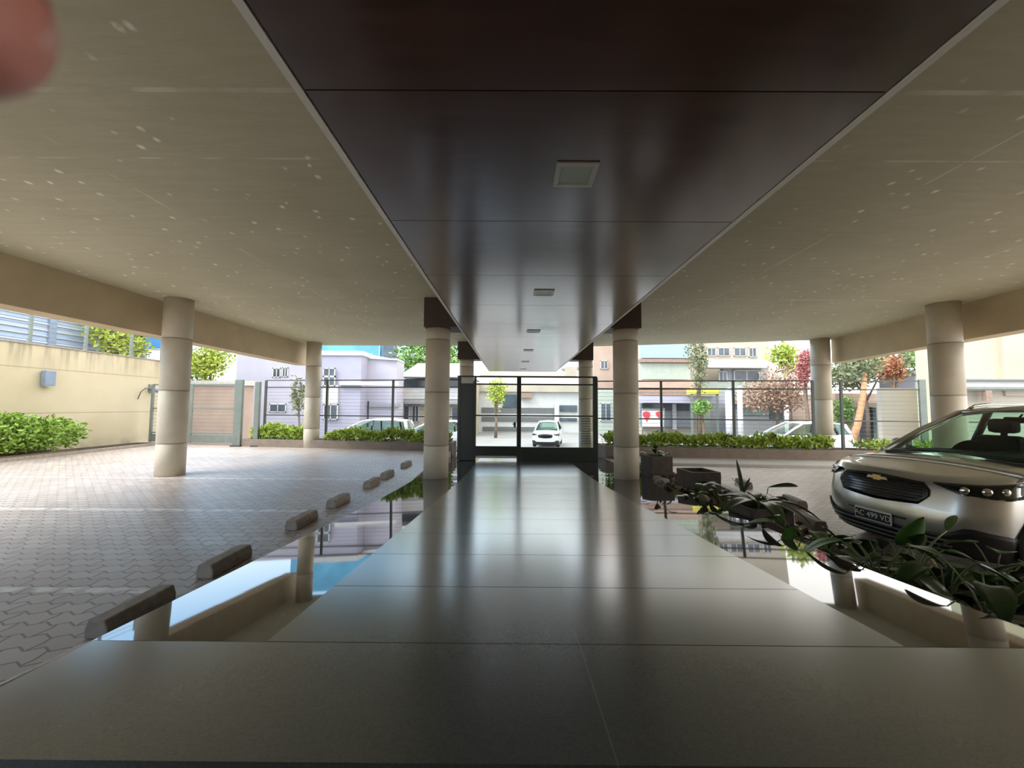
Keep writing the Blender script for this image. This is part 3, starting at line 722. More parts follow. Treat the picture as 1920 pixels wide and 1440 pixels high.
HW, LEN = .872, 4.38
def oc(q):
    """base plan curve: (lateral, rearward) for the angle q; beyond 90 runs down the side"""
    s = 1 if q >= 0 else -1; q = abs(q)
    if q <= 90:
        a = R(q); return s * HW * math.sin(a) ** .8, .52 * (1 - math.cos(a)) ** 1.1
    return s * HW, .52 + (q - 90) / 90 * 1.2
def interp(tab, x):
    if x <= tab[0][0]: return tab[0][1]
    for (a, b_), (c, d) in zip(tab, tab[1:]):
        if x <= c: return b_ + (d - b_) * (x - a) / (c - a)
    return tab[-1][1]
NS = ((.18, .14), (.28, .05), (.42, .0), (.58, .0), (.68, .03), (.80, .055), (.88, .085), (.94, .14), (1.0, .24))
WS = ((.18, .95), (.35, .99), (.6, 1.0), (.80, .992), (.95, .965), (1.1, .94))
def surf(q, z, off=0):
    """point of the front fascia at plan angle q and height z (local: x back, y lateral)"""
    l, s = oc(q); w = interp(WS, z); n_ = interp(NS, z) * max(0, 1 - max(0, (abs(q) - 60)) / 60)
    l2, s2 = oc(q + .5); t = Vector((s2 - s, l2 - l)).normalized()
    return Vector((s + n_ - t.y * off, -(l * w + (-t.x) * off * -1 * -1), z)) if False else Vector((s + n_ - abs(t.y) * off, -(l * w + (t.x if l >= 0 else t.x) * off), z))
def shoulder(s): return interp(((0, .93), (.25, .95), (1.0, 1.03), (2.2, 1.06), (3.6, 1.10), (4.38, 1.08)), s)

def gz(Y): return interp(((15.6, -.36), (16.6, -.62), (18, -.72), (26, -1.15)), Y)

def build_car(name, paint, label, loc, rz, detail=True, plate=None, scale=1.0, group=None):
    root = empty(name, label, 'car', loc, rz, group); root.scale = (scale,) * 3
    # ---- lower body
    half = [oc(q) for q in (0, 8, 16, 24, 32, 40, 48, 56, 64, 72, 80, 90)]
    half += [(HW, s) for s in (.6, .75, .9, 1.1, 1.4, 1.8, 2.2, 2.6, 3.0, 3.3, 3.5, 3.7, 3.9)]
    half += [(HW * .985, 4.05), (HW * .94, 4.2), (HW * .82, 4.31), (HW * .55, 4.36), (0, 4.38)]
    qs = [0, 8, 16, 24, 32, 40, 48, 56, 64, 72, 80, 90]
    lv = (0, .06, .14, .24, .34, .46, .58, .70, .80, .88, .94, 1.0)
    rings = []
    for t in lv:
        ring = []
        for i, (l, s) in enumerate(half):
            zt = shoulder(s); z = .19 + t * (zt - .19)
            fall = max(0, 1 - max(0, ((qs[i] if i < 12 else 120) - 60)) / 60)
            ss = s + interp(NS, z) * fall if i < 13 else s
            if s > 4: ss -= .12 * max(0, (z - .6)) / .5
            ring.append((ss, -l * interp(WS, z), z))
        ring += [(x, -y_, z) for (x, y_, z) in ring[-2:0:-1]]
        rings.append(ring)
    n = len(rings[0]); bd = MB()
    vs = [p_ for r_ in rings for p_ in r_]
    fs = [(i * n + k, i * n + (k + 1) % n, (i + 1) * n + (k + 1) % n, (i + 1) * n + k) for i in range(len(rings) - 1) for k in range(n)]
    nh = len(half); top = rings[-1]; base_i = (len(rings) - 1) * n
    # bonnet / deck rows between the two shoulders
    K = 8; rows = []
    for i in range(1, nh - 1):
        a = Vector(top[i]); c = Vector(top[n - i]); row = [base_i + i]
        for k in range(1, K):
            u = k / K; p_ = a.lerp(c, u); cr = interp(((0, .0), (.2, .022), (.6, .05), (1.1, .06), (4, .03), (4.4, 0)), a.x)
            v = 1 - abs(2 * u - 1)
            p_.z += cr * (1 - (1 - v) ** 2.2); vs.append(tuple(p_)); row.append(len(vs) - 1)
        row.append(base_i + n - i); rows.append(row)
    for r0, r1 in zip(rows, rows[1:]):
        for k in range(K): fs.append((r0[k], r0[k + 1], r1[k + 1], r1[k]))
    fs.append(tuple([base_i] + rows[0][::-1])); fs.append(tuple([base_i + nh - 1] + rows[-1]))
    fs.append(tuple(range(n))[::-1])
    bd.add(vs, fs, True)
    body = bd.build('body', paint, root)
    wheels = [(.87, 1), (.87, -1), (3.49, 1), (3.49, -1)]
    if detail:
        cut = MB()
        for (s, side) in wheels: cut.lathe([(.375, -.17), (.375, .17)], (s, side * .80, .33), 32, 'Y')
        co = cut.build('arch_cutter', M_PLAST)
        co.location = body.location
        md = body.modifiers.new('arch', 'BOOLEAN'); md.operation = 'DIFFERENCE'; md.object = co; md.solver = 'EXACT'
        co.parent = root
        bpy.context.view_layer.update(); dg = bpy.context.evaluated_depsgraph_get()
        nm_ = bpy.data.meshes.new_from_object(body.evaluated_get(dg)); body.modifiers.clear(); body.data = nm_
        bpy.data.objects.remove(co)
    # ---- greenhouse
    def gh(s_, side, t):
        """belt (t=0) to roof rail (t=1) along the side"""
        return None
    Ab, At = Vector((1.08, .77, 1.05)), Vector((1.98, .60, 1.555))
    Bb, Bt = Vector((2.42, .81, 1.06)), Vector((2.46, .615, 1.60))
    Cb, Ct = Vector((3.42, .81, 1.09)), Vector((3.36, .61, 1.595))
    Db, Dt = Vector((4.05, .75, 1.09)), Vector((3.92, .58, 1.54))
    def sd(v, s): return Vector((v.x, v.y * s, v.z))
    N = 8
    def arc(a, c, bulge, lift=0):
        out = []
        for k in range(N + 1):
            u = k / N; p_ = a.lerp(c, u); f_ = 1 - (2 * u - 1) ** 2; p_.x -= bulge * f_; p_.z += lift * f_; out.append(p_)
        return out
    base_front, top_front = arc(sd(Ab, 1), sd(Ab, -1), .17, .02), arc(sd(At, 1), sd(At, -1), .10, .045)
    ws = []
    for j in range(6):
        t = j / 5; ws.append([a.lerp(c, t) + Vector((-.03, 0, .025)) * math.sin(math.pi * t) for a, c in zip(base_front, top_front)])
    MB().grid(ws).build('windshield', M_WIND, root)
    roof = [top_front, arc(sd(Bt, 1), sd(Bt, -1), 0, .065), arc(sd(Bt.lerp(Ct, .5), 1), sd(Bt.lerp(Ct, .5), -1), 0, .07), arc(sd(Ct, 1), sd(Ct, -1), 0, .065), arc(sd(Dt, 1), sd(Dt, -1), -.08, .05)]
    MB().grid(roof).build('roof_panel', paint, root, solid=.03)
    rw = [arc(sd(Dt, 1), sd(Dt, -1), -.08, .04), arc(sd(Db, 1), sd(Db, -1), -.22, .02)]
    MB().grid(rw).build('rear_window', M_WIND, root)
    for s in (1, -1):
        def pane(a, c, d, e2, nm2='side_window'): MB().add([sd(v, s) for v in (a, c, d, e2)], [(0, 1, 2, 3)])
        def win(pb0, pb1, pt1, pt0):
            m_ = MB(); m_.add([sd(v, s) for v in (pb0, pb1, pt1, pt0)], [(0, 1, 2, 3)]); return m_.build('side_window', M_WIND, root)
        win(Ab, Bb, Bt, At); win(Bb, Cb, Ct, Bt); win(Cb, Db, Dt, Ct)
        pm = MB()
        pm.tube([sd(Ab, s), sd(Ab.lerp(At, .5) + Vector((-.02, .012, .02)), s), sd(At, s)], [.055, .045, .045], 8).tube([sd(At, s), sd(Bt, s), sd(Ct, s), sd(Dt, s)], .04, 8)
        pm.build('roof_pillar', paint, root)
        MB().tube([sd(Bb, s), sd(Bt, s)], .04, 6).build('window_pillar', M_GLOSSB, root); MB().tube([sd(Cb, s), sd(Ct, s)], .045, 6).build('window_pillar', M_GLOSSB, root)
        MB().tube([sd(Db, s), sd(Dt, s)], .08, 8).build('rear_pillar', paint, root)
        MB().tube([sd(v, s) + Vector((0, 0, .0)) for v in (Ab, Bb, Cb, Db)], .018, 6).build('belt_trim', M_PLAST, root)
        if detail:
            MB().tube([sd(At + Vector((.12, -.01, .05)), s), sd(At + Vector((.22, -.01, .10)), s), sd(Bt + Vector((0, -.01, .08)), s), sd(Ct + Vector((0, -.01, .08)), s), sd(Dt + Vector((-.1, 0, .05)), s)], .018, 8).build('roof_rail', M_CHROME, root)
            MB().tube([sd(Vector((1.62, .86, 1.06)), s), sd(Vector((1.63, .98, 1.10)), s)], .03, 8).build('mirror_arm', M_PLAST, root)
            mm = MB().box(1.55, 1.69, .92 * s if s > 0 else -1.12, 1.12 if s > 0 else -.92, 1.03, 1.20, bev=.04); mm.build('side_mirror', paint, root)
    # ---- wheels
    for (s, side) in wheels:
        wl = MB().lathe([(.20, -.09), (.29, -.105), (.318, -.07), (.325, 0), (.318, .07), (.29, .105), (.20, .09)], (s, side * .76, .325), 36, 'Y').build('wheel', M_TYRE, root)
        rim = MB().lathe([(.205, -.06), (.205, .085), (.19, .095), (.18, .05), (.05, .06), (.03, .075), (.0001, .075)], (0, 0, 0), 30, 'Y')
        rm = rim
        if side < 0: rm.v = [(x, -y_, z) for x, y_, z in rm.v]
        for k in range(5):
            a = k * 2 * math.pi / 5
            rm.tube([(.03 * math.cos(a), side * .07, .03 * math.sin(a)), (.19 * math.cos(a), side * .085, .19 * math.sin(a))], .025, 6)
        rm.build('wheel_rim', M_ALLOY, wl, (s, side * .76, .325))
    # ---- front fascia
    def patch(nm2, m, q0, q1, top_t, bot_t, off=.006, nq=28, nz=6, parent=None):
        rows = []
        for j in range(nz + 1):
            row = []
            for i in range(nq + 1):
                q = q0 + (q1 - q0) * i / nq; z = interp(bot_t, q) + (interp(top_t, q) - interp(bot_t, q)) * j / nz
                row.append(surf(q, z, off))
            rows.append(row)
        return MB().grid(rows).build(nm2, m, parent or root, solid=.004)
    gq = 28
    grille = patch('grille', M_GLOSSB, -gq, gq, ((-gq, .80), (-24, .870), (0, .895), (24, .870), (gq, .80)), ((-gq, .745), (-22, .650), (0, .620), (22, .650), (gq, .745)), .008)
    if detail:
        mesh = MB()
        for z in (.67, .70, .73, .76, .79, .82):
            qm = 20 if z < .72 else 24
            mesh.tube([surf(q, z, .014) for q in range(-qm, qm + 1, 4)], .005, 5)
        mesh.build('grille_bars', M_PLAST, grille)
    for s in (1, -1):
        tt = sorted([(s * 29, .885), (s * 45, .890), (s * 60, .90), (s * 80, .925), (s * 104, .955), (s * 122, .975)]); bt = sorted([(s * 29, .868), (s * 38, .82), (s * 48, .785), (s * 75, .770), (s * 92, .80), (s * 122, .965)])
        hl = patch('headlight', M_GLOSSB, s * 29, s * 122, tt, bt, .006)
        if detail:
            for (q, z, r_) in ((47, .835, .036), (60, .838, .040), (73, .848, .036)):
                c_ = surf(s * q, z, .012); d_ = (surf(s * q, z, .05) - c_).normalized()
                MB().tube([c_ - d_ * .004, c_ + d_ * .012, c_ + d_ * .02], [r_, r_ * .9, r_ * .5], 18).build('lamp_reflector', M_CHROME, hl)
            patch('turn_signal', M_PLATEW, s * 80, s * 112, sorted([(s * 80, .905), (s * 112, .95)]), sorted([(s * 80, .80), (s * 112, .93)]), .010, 10, 3, hl)
            patch('headlight_lens', M_LENS, s * 30, s * 121, [(a, z - .003) for a, z in tt], [(a, z + .003) for a, z in bt], .022, 24, 4, hl)
    patch('lower_bumper', M_PLAST, -84, 84, ((-84, .44), (-64, .47), (-50, .50), (-36, .40), (0, .395), (36, .40), (50, .50), (64, .47), (84, .44)), ((-84, .19), (84, .19)), .008)
    if detail:
        bar = MB()
        for z in (.24, .295, .35): bar.tube([surf(q, z, .02) for q in range(-40, 41, 5)], .009, 6)
        bar.build('bumper_bars', M_STEELG, root)
        MB().tube([surf(q, .478, .008) for q in range(-16, 17, 4)], .008, 6).build('plate_bracket', M_PLAST, root)
        # bow-tie emblem
        c_ = surf(0, .845, .02)
        def bow(k, xo):
            pts = [(-.115, -.012), (-.045, -.012), (-.045, -.030), (.045, -.030), (.045, -.012), (.115, -.012), (.095, .018), (.045, .018), (.045, .032), (-.045, .032), (-.045, .018), (-.095, .018)]
            m_ = MB(); nn = len(pts); v2 = [(c_.x - xo, c_.y + a * k, c_.z + b2 * k) for a, b2 in pts] + [(c_.x + .012, c_.y + a * k, c_.z + b2 * k) for a, b2 in pts]
            m_.add(v2, [tuple(range(nn)), tuple(range(nn, 2 * nn))[::-1]] + [(i, nn + i, nn + (i + 1) % nn, (i + 1) % nn) for i in range(nn)]); return m_
        em = bow(1.0, .004).build('emblem', M_CHROME, root); bow(.80, .008).build('emblem_inlay', M_GOLD, em)
        # plate
        pc = surf(0, .435, .022)
        pl = MB().box(pc.x - .006, pc.x + .006, -.20, .20, pc.z - .065, pc.z + .065, bev=.005).build('licence_plate', M_PLATEW, root)
        MB().box(pc.x - .009, pc.x - .005, -.188, .188, pc.z - .053, pc.z + .045).build('plate_field', M_PLATE, pl)
        cu = bpy.data.curves.new('plate_lettering', 'FONT'); cu.body = plate; cu.size = .082; cu.align_x = 'CENTER'; cu.align_y = 'CENTER'; cu.extrude = .0008; cu.materials.append(M_PLATEW)
        tx0 = bpy.data.objects.new('lettering', cu); COL.objects.link(tx0); bpy.context.view_layer.update(); tm = bpy.data.meshes.new_from_object(tx0.evaluated_get(bpy.context.evaluated_depsgraph_get())); bpy.data.objects.remove(tx0); tx = bpy.data.objects.new('plate_lettering', tm); COL.objects.link(tx); tx.parent = pl; tx.location = (pc.x - .0105, 0, pc.z - .004); tx.rotation_euler = (R(90), 0, R(-90))
        # bonnet shut line creases, wipers, arches
        for s in (1, -1):
            cl = MB()
            cl.lathe([(.375, -.02), (.415, -.012), (.42, .0), (.415, .014), (.375, .02)], (.87, s * .872, .33), 40, 'Y', cap=False); cl.lathe([(.375, -.02), (.415, -.012), (.42, .0), (.415, .014), (.375, .02)], (3.49, s * .868, .33), 40, 'Y', cap=False)
            cl.v = [(x, y_, max(z, .2)) for x, y_, z in cl.v]; cl.build('arch_cladding', M_PLAST, root)
            MB().box(1.30, 3.06, s * .86 - .02, s * .86 + .02, .19, .33, bev=.012).build('sill_cladding', M_PLAST, root)
            MB().tube([(.98, s * .10 + .2 * 0, 1.115), (.97, s * .35, 1.10), (1.02, s * .62, 1.085)], .010, 6).build('wiper', M_PLAST, root)
        MB().box(.92, 1.12, -.66, .66, 1.03, 1.075, bev=.02).build('cowl_panel', M_PLAST, root)
        MB().box(1.15, 1.75, -.70, .70, .95, 1.10, bev=.06).build('dashboard', M_SEAT, root)
        MB().lathe([(.17, -.012), (.185, 0), (.17, .012), (.155, 0), (.17, -.012)], (0, 0, 0), 24).build('steering_wheel', M_SEAT, root).matrix_local = Matrix.Translation((1.72, .36, 1.06)) @ Euler((0, R(-62), 0)).to_matrix().to_4x4()
        for y_ in (.36, -.36):
            MB().box(2.12, 2.32, y_ - .24, y_ + .24, .75, 1.28, bev=.08).tube([(2.26, y_, 1.26), (2.28, y_, 1.34)], .03).box(2.20, 2.34, y_ - .13, y_ + .13, 1.31, 1.49, bev=.05).build('front_seat', M_SEAT, root)
        MB().box(3.20, 3.40, -.62, .62, .80, 1.26, bev=.08).box(3.28, 3.38, -.5, -.26, 1.24, 1.40, bev=.03).box(3.28, 3.38, .26, .5, 1.24, 1.40, bev=.03).build('rear_seat', M_SEAT, root)
        MB().tube([(1.98, 0, 1.55), (1.92, 0, 1.50)], .01).box(1.88, 1.92, -.11, .11, 1.45, 1.52, bev=.015).build('rear_view_mirror', M_GLOSSB, root)
    else:
        MB().box(1.3, 3.9, -.68, .68, .8, 1.10).build('cabin_interior', M_SEAT, root)
    return root
build_car('parked_car', M_SILVER, 'silver compact people carrier parked facing the walkway', (4.0, 4.45, -.1), R(6), True, 'AC 499 VD')
# ---- cars in the street
c1 = build_car('street_car', M_CARWHITE, 'white car parked in the street behind the left hedge', (-9.0, 19.0, -.76), R(2), False)
def street_car(px, Y, rz, label, paint, sc=1.0):
    c = copy_tree(c1); q = at(px, 800, Y); c.location = (q.x, Y, gz(Y) + .01); c.rotation_euler = (0, 0, rz); c['label'] = label; c.scale = (sc,) * 3
    for ch in c.children:
        if ch.name.split('.')[0] in ('body', 'roof_panel', 'roof_pillar', 'rear_pillar'):
            ch.data = ch.data.copy(); ch.data.materials[0] = paint
    return c
street_car(738, 21.6, R(2), 'pale grey car in the street partly behind the left walkway column', M_CARGREY)
street_car(1022, 25.0, R(80), 'pale mint car seen through the glazed gate', M_CARMINT)
street_car(1408, 18.8, R(0), 'light car in the street left of the right planter column', M_CARGREY)
for o in list(COL.objects):
    pass

# ------------------------------------------------------------------ the far side of the street
def fb(mb, x0, y0, x1, y1, Y, D=4.0, base=False):
    a, c = at(x0, y1, Y), at(x1, y0, Y)
    mb.box(a.x, c.x, Y, Y + D, gz(Y) - .05 if base else a.z, c.z); return mb
def window(parent, x0, y0, x1, y1, Y, m=M_DARKGL, fr=M_WHITE, bars=1):
    a, c = at(x0, y1, Y), at(x1, y0, Y); t = .07
    f = MB().box(a.x, c.x, Y - .05, Y + .05, a.z, a.z + t).box(a.x, c.x, Y - .05, Y + .05, c.z - t, c.z).box(a.x, a.x + t, Y - .05, Y + .05, a.z, c.z).box(c.x - t, c.x, Y - .05, Y + .05, a.z, c.z)
    for k in range(bars):
        xm_ = a.x + (c.x - a.x) * (k + 1) / (bars + 1); f.box(xm_ - .03, xm_ + .03, Y - .05, Y + .05, a.z, c.z)
    w = f.build('window', fr, parent)
    MB().box(a.x + t, c.x - t, Y - .03, Y - .005, a.z + t, c.z - t).build('pane', m, w)
def part(parent, name, m, *rects):
    b = MB()
    for r_ in rects: fb(b, *r_)
    return b.build(name, m, parent)
def bld(name, label, cat='building', x=0, Y=30): return empty(name, label, cat, (0, 0, 0))
# lilac house left
B = bld('lilac_building', 'two storey lilac building beyond the left hedge')
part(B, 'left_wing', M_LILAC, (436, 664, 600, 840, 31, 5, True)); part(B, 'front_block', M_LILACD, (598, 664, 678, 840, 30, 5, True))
part(B, 'right_wing', M_LILAC, (678, 672, 745, 840, 31.5, 2, True)); part(B, 'parapet', M_WHITE, (596, 658, 680, 666, 29.9, 5.2))
part(B, 'pilaster', M_WHITE, (604, 722, 634, 757, 29.85, .3))
a, c = at(676, 672, 31.5), at(746, 676, 31.5)
rf = MB(); rf.add([(a.x, 31.3, a.z), (c.x, 31.3, c.z), (c.x, 33.6, c.z), (a.x, 33.6, a.z), (a.x, 31.3, a.z + .45), (c.x, 31.3, c.z + .05), (c.x, 33.6, c.z + .05), (a.x, 33.6, a.z + .45)], [(0, 1, 2, 3), (4, 5, 6, 7), (0, 1, 5, 4), (1, 2, 6, 5), (2, 3, 7, 6), (3, 0, 4, 7)]); rf.build('sloped_parapet', M_WHITE, B)
for wv in ((511, 690, 527, 708), (529, 689, 541, 707), (505, 757, 537, 773)): window(B, *wv, 31)
for wv in ((606, 690, 629, 706), (606, 706, 629, 724), (606, 758, 634, 787)): window(B, *wv, 29.84)
part(B, 'door_panel', M_DARKGL, (683, 752, 692, 800, 31.45, .1)); part(B, 'canopy', M_GREYM, (692, 757, 745, 763, 31.2, .9)); part(B, 'cornice', M_WHITE, (636, 716, 745, 722, 29.7, .4))
# curtain-wall tower
B = bld('blue_glass_tower', 'blue glass tower block rising behind the lilac building')
part(B, 'tower_body', M_BLUEGL, (560, 590, 742, 760, 70, 14, True)); part(B, 'tower_fin', M_WHITE, (708, 590, 714, 760, 69.5, .6)); part(B, 'tower_core', M_DARKGL, (716, 640, 745, 760, 68, 2))
# white-roofed house
B = bld('veranda_house', 'white house with a sloping roof and dark veranda left of the gate')
part(B, 'wall', M_CREAM, (746, 718, 890, 840, 36, 5, True))
a, c = at(746, 706, 34), at(888, 706, 34); ri = at(800, 690, 38)
rf = MB(); rf.add([(a.x, 34, a.z), (c.x, 34, a.z), (c.x, 41, a.z), (a.x, 41, a.z), (a.x + 1.0, 37, a.z + 1.5), (c.x - 1.2, 37, a.z + 1.5)], [(0, 1, 2, 3), (0, 1, 5, 4), (1, 2, 5), (2, 3, 4, 5), (3, 0, 4)]); rf.build('roof', M_WHITE, B)
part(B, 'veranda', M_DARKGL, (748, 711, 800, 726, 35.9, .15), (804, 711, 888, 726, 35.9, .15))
part(B, 'balcony_front', M_WHITE, (748, 727, 888, 748, 35.0, .15)); part(B, 'ground_canopy', M_GREYM, (748, 750, 888, 757, 34.6, 1.4))
for wv in ((746, 760, 768, 792), (772, 760, 786, 792), (846, 762, 886, 792)): window(B, *wv, 35.95)
# low white building seen through the gate
B = bld('low_white_building', 'low white shop building seen through the glazed gate')
part(B, 'wall', M_WHITE, (892, 708, 1100, 812, 41.5, 3, True)); part(B, 'upper_wall', M_CREAM, (900, 696, 1060, 709, 44.6, 2))
part(B, 'fascia', M_CREAM, (892, 722, 1100, 734, 41.1, .4)); part(B, 'brown_sign_band', M_BROWNB, (975, 737, 998, 746, 41.0, .45)); part(B, 'shopfront', M_DGREY, (903, 765, 1043, 774, 41.4, .15), (903, 782, 1043, 790, 41.4, .15), (905, 801, 1040, 808, 41.4, .15))
part(B, 'dark_opening', M_DARKGL, (942, 740, 972, 764, 41.35, .2), (1050, 760, 1082, 772, 41.35, .2), (1050, 784, 1082, 790, 41.35, .2)); part(B, 'white_pillar', M_WHITE, (1040, 758, 1048, 803, 41.1, .4))
B = bld('pink_tower_house', 'tall pale pinkish house behind the right end of the gate')
part(B, 'wall', M_PINKW, (1114, 640, 1190, 830, 42.5, 5, True)); part(B, 'garden_wall', M_PALEGR, (1122, 730, 1150, 830, 41, .5, True))
T = bld('round_turret', 'round topped turret above the low white building', 'turret'); part(T, 'turret_wall', M_CREAM, (1060, 688, 1082, 740, 55, 3, True)); q = at(1071, 686, 56.5); MB().lathe([(1.5, q.z - .6), (1.45, q.z), (1.1, q.z + .7), (.5, q.z + 1.1), (.02, q.z + 1.2)], (q.x, 56.5, 0), 20).build('turret_roof', M_WHITE, T)
window(B, 1126, 676, 1140, 692, 42.45); window(B, 1126, 756, 1146, 790, 40.95)
# apartment with stacked balconies
B = bld('balcony_apartment_building', 'apartment building with glazed balconies right of the near column')
part(B, 'wall', M_CREAM, (1206, 600, 1302, 835, 37, 4.5, True)); part(B, 'glazed_balcony', M_PALEBLUE, (1204, 646, 1294, 671, 36.2, .5)); part(B, 'balcony_slab', M_BROWNB, (1202, 673, 1300, 679, 36.0, 1))
part(B, 'balcony_front', M_PALEGR, (1204, 681, 1294, 711, 36.3, .4)); part(B, 'pink_band', M_PINKW, (1200, 713, 1300, 727, 35.8, 1)); part(B, 'brown_band', M_BROWNB, (1200, 729, 1300, 741, 35.7, 1))
part(B, 'shop_awning', M_LILAC, (1190, 743, 1362, 755, 34.5, 2)); part(B, 'shopfront', M_GREYM, (1203, 757, 1300, 800, 36.6, .5)); part(B, 'dark_opening', M_DARKGL, (1246, 757, 1292, 770, 36.5, .1), (1206, 756, 1244, 764, 36.5, .1)); part(B, 'white_pillar', M_WHITE, (1262, 757, 1268, 805, 36.3, .2))
sg = bld('shop_banner', 'white banner with two red shapes on the shopfront right of the column', 'banner')
part(sg, 'banner_cloth', M_WHITE, (1204, 770, 1244, 800, 34.0, .05))
def redshape(pts, Y):
    v = [at(x, y, Y) for x, y in pts]; m_ = MB(); n_ = len(v); m_.add([p_ for p_ in v] + [p_ + Vector((0, .02, 0)) for p_ in v], [tuple(range(n_)), tuple(range(n_, 2 * n_))[::-1]] + [(i, (i + 1) % n_, n_ + (i + 1) % n_, n_ + i) for i in range(n_)]); return m_.build('red_shape', M_RED, sg)
redshape([(1205, 774), (1212, 771), (1219, 774), (1219, 781), (1215, 786), (1213, 792), (1210, 784), (1206, 780)], 33.96); redshape([(1229, 774), (1236, 771), (1243, 772), (1242, 781), (1236, 784), (1231, 779)], 33.96)
MB().tube([at(1203, 768, 34.02), at(1246, 768, 34.02)], .04).build('banner_pole', M_STEELG, sg)
for px in (1204, 1245):
    q = at(px, 768, 34.05); MB().tube([(q.x, 34.05, -1.15), (q.x, 34.05, q.z + .1)], .05).build('banner_post', M_STEELG, sg)
# second apartment
B = bld('beige_apartment_building', 'beige apartment building with a white balcony slab left of the bougainvillea')
part(B, 'wall', M_CREAM, (1308, 600, 1440, 840, 42, 6, True)); part(B, 'balcony_slab', M_WHITE, (1312, 675, 1440, 689, 39.6, 1.5)); part(B, 'upper_storey', M_GREYM, (1356, 690, 1440, 716, 40.6, .6)); part(B, 'lower_wall', M_PALEGR, (1316, 716, 1440, 835, 40.5, .7, True))
for wv in ((1326, 652, 1342, 668), (1346, 652, 1368, 668), (1376, 652, 1398, 668), (1404, 652, 1418, 670)): window(B, *wv, 41.95)
for wv in ((1348, 696, 1363, 715), (1376, 694, 1424, 714)): window(B, *wv, 40.45)
B = bld('carport_shed', 'low shed with a tiled roof and teal shutter under the bougainvillea')
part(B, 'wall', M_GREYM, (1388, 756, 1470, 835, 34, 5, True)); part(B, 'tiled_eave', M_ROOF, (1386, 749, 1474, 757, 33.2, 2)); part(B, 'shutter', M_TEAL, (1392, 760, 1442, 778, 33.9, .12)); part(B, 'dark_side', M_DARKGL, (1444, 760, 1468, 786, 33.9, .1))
aw = bld('yellow_awning', 'yellow cloth awning on the shopfront beside the palm', 'awning'); part(aw, 'awning_cloth', M_YEL2, (1296, 728, 1348, 739, 33.6, .9)); part(aw, 'awning_bar', M_STEELG, (1296, 739, 1348, 740.5, 33.6, .05)); part(aw, 'awning_post', M_STEELG, (1297, 739, 1299, 840, 33.6, .08, True), (1345, 739, 1347, 840, 33.6, .08, True))
for (x0, x1, top, Y, lab) in ((1360, 1374, 732, 26, 'thick white street post left of the bougainvillea'), (1382, 1391, 728, 25, 'slim cream street post beside the bougainvillea')):
    a = at((x0 + x1) / 2, top, Y); w = (x1 - x0) / 740 * Y / 2
    o = empty('street_post', lab, 'post', (a.x, Y, gz(Y))); MB().lathe([(w, 0), (w, a.z - gz(Y))], (0, 0, 0), 16).build('shaft', M_WHITE, o); MB().lathe([(w * 1.2, 0), (w * 1.2, .25)], (0, 0, 0), 16).build('foot', M_KERB, o); MB().lathe([(w * 1.12, a.z - gz(Y)), (w * .5, a.z + .15 - gz(Y)), (.01, a.z + .2 - gz(Y))], (0, 0, 0), 16).build('cap', M_WHITE, o)
# far right
B = bld('villa_with_dark_door', 'pinkish villa with a dark entrance behind the orange trunk')
part(B, 'wall', M_PINKW, (1570, 738, 1660, 835, 30, 5, True)); part(B, 'door', M_DARKGL, (1616, 764, 1646, 832, 29.9, .12)); part(B, 'canopy', M_CREAM, (1606, 755, 1652, 763, 29.2, .9)); part(B, 'side_wall', M_PALEGR, (1646, 764, 1662, 835, 29.6, .4, True))
window(B, 1580, 760, 1600, 790, 29.95)
struct(fb(MB(), 1656, 728, 1735, 840, 22, .25, True).build('wall_street', M_CREAM), 'white street wall right of the dark entrance', 'wall')
B = bld('yellow_building', 'pale yellow building beyond the column behind the car')
part(B, 'wall', M_YELLOW, (1790, 560, 2100, 850, 19, 1.6, True)); part(B, 'pilaster', M_CREAM, (1886, 560, 2100, 742, 18.8, .3)); part(B, 'ledge', M_WHITE, (1785, 716, 2100, 727, 18.5, .5))
part(B, 'railing', M_STEELG, (1785, 712, 2100, 715, 18.4, .05), (1785, 727, 2100, 730, 18.4, .05)); part(B, 'baluster', M_BROWNB, (1850, 730, 1860, 752, 18.4, .2)); part(B, 'lower_wall', M_CREAM, (1785, 731, 2100, 850, 18.9, .1, True))
B = bld('corner_house', 'lilac grey house corner between the far right trees and the column')
part(B, 'wall', M_LILAC, (1722, 700, 1780, 840, 25.5, 2.5, True)); part(B, 'cornice', M_WHITE, (1718, 694, 1782, 701, 25.3, .4))
window(B, 1728, 708, 1740, 722, 25.45)
# left side
B = bld('pale_blue_building', 'pale blue clad building beyond the boundary wall')
w_ = MB(); w_.box(-30, -22.5, 12, 22.5, -1.1, 12); w_.build('wall', M_PALEBLUE, B)
sl = MB()
for k in range(30): sl.box(-22.5, -22.44, 12, 22.5, 2.0 + k * .3, 2.05 + k * .3)
sl.build('siding', M_WHITE, B); MB().box(-22.5, -22.40, 15.2, 15.5, -.7, 12).box(-22.5, -22.40, 18.8, 19.1, -.7, 12).build('downpipe', M_LAMPGREY, B)
tp = bld('blue_tarpaulin', 'bright blue tarpaulin screen above the boundary wall beside the column', 'tarpaulin')
part(tp, 'cloth', M_BLUE, (262, 627, 306, 653, 25, .06)); part(tp, 'frame', M_WHITE, (258, 653, 310, 657, 25, .1)); part(tp, 'post', M_STEELG, (260, 627, 262, 830, 25, .08, True), (306, 627, 308, 830, 25, .08, True))
struct(fb(MB(), 300, 722, 470, 842, 24, .3, True).build('wall_neighbour', M_PINKW), 'pinkish neighbour wall behind the vehicle gate', 'wall')
struct(fb(MB(), 296, 714, 474, 722, 23.9, .5).build('trim_10', M_KERB))

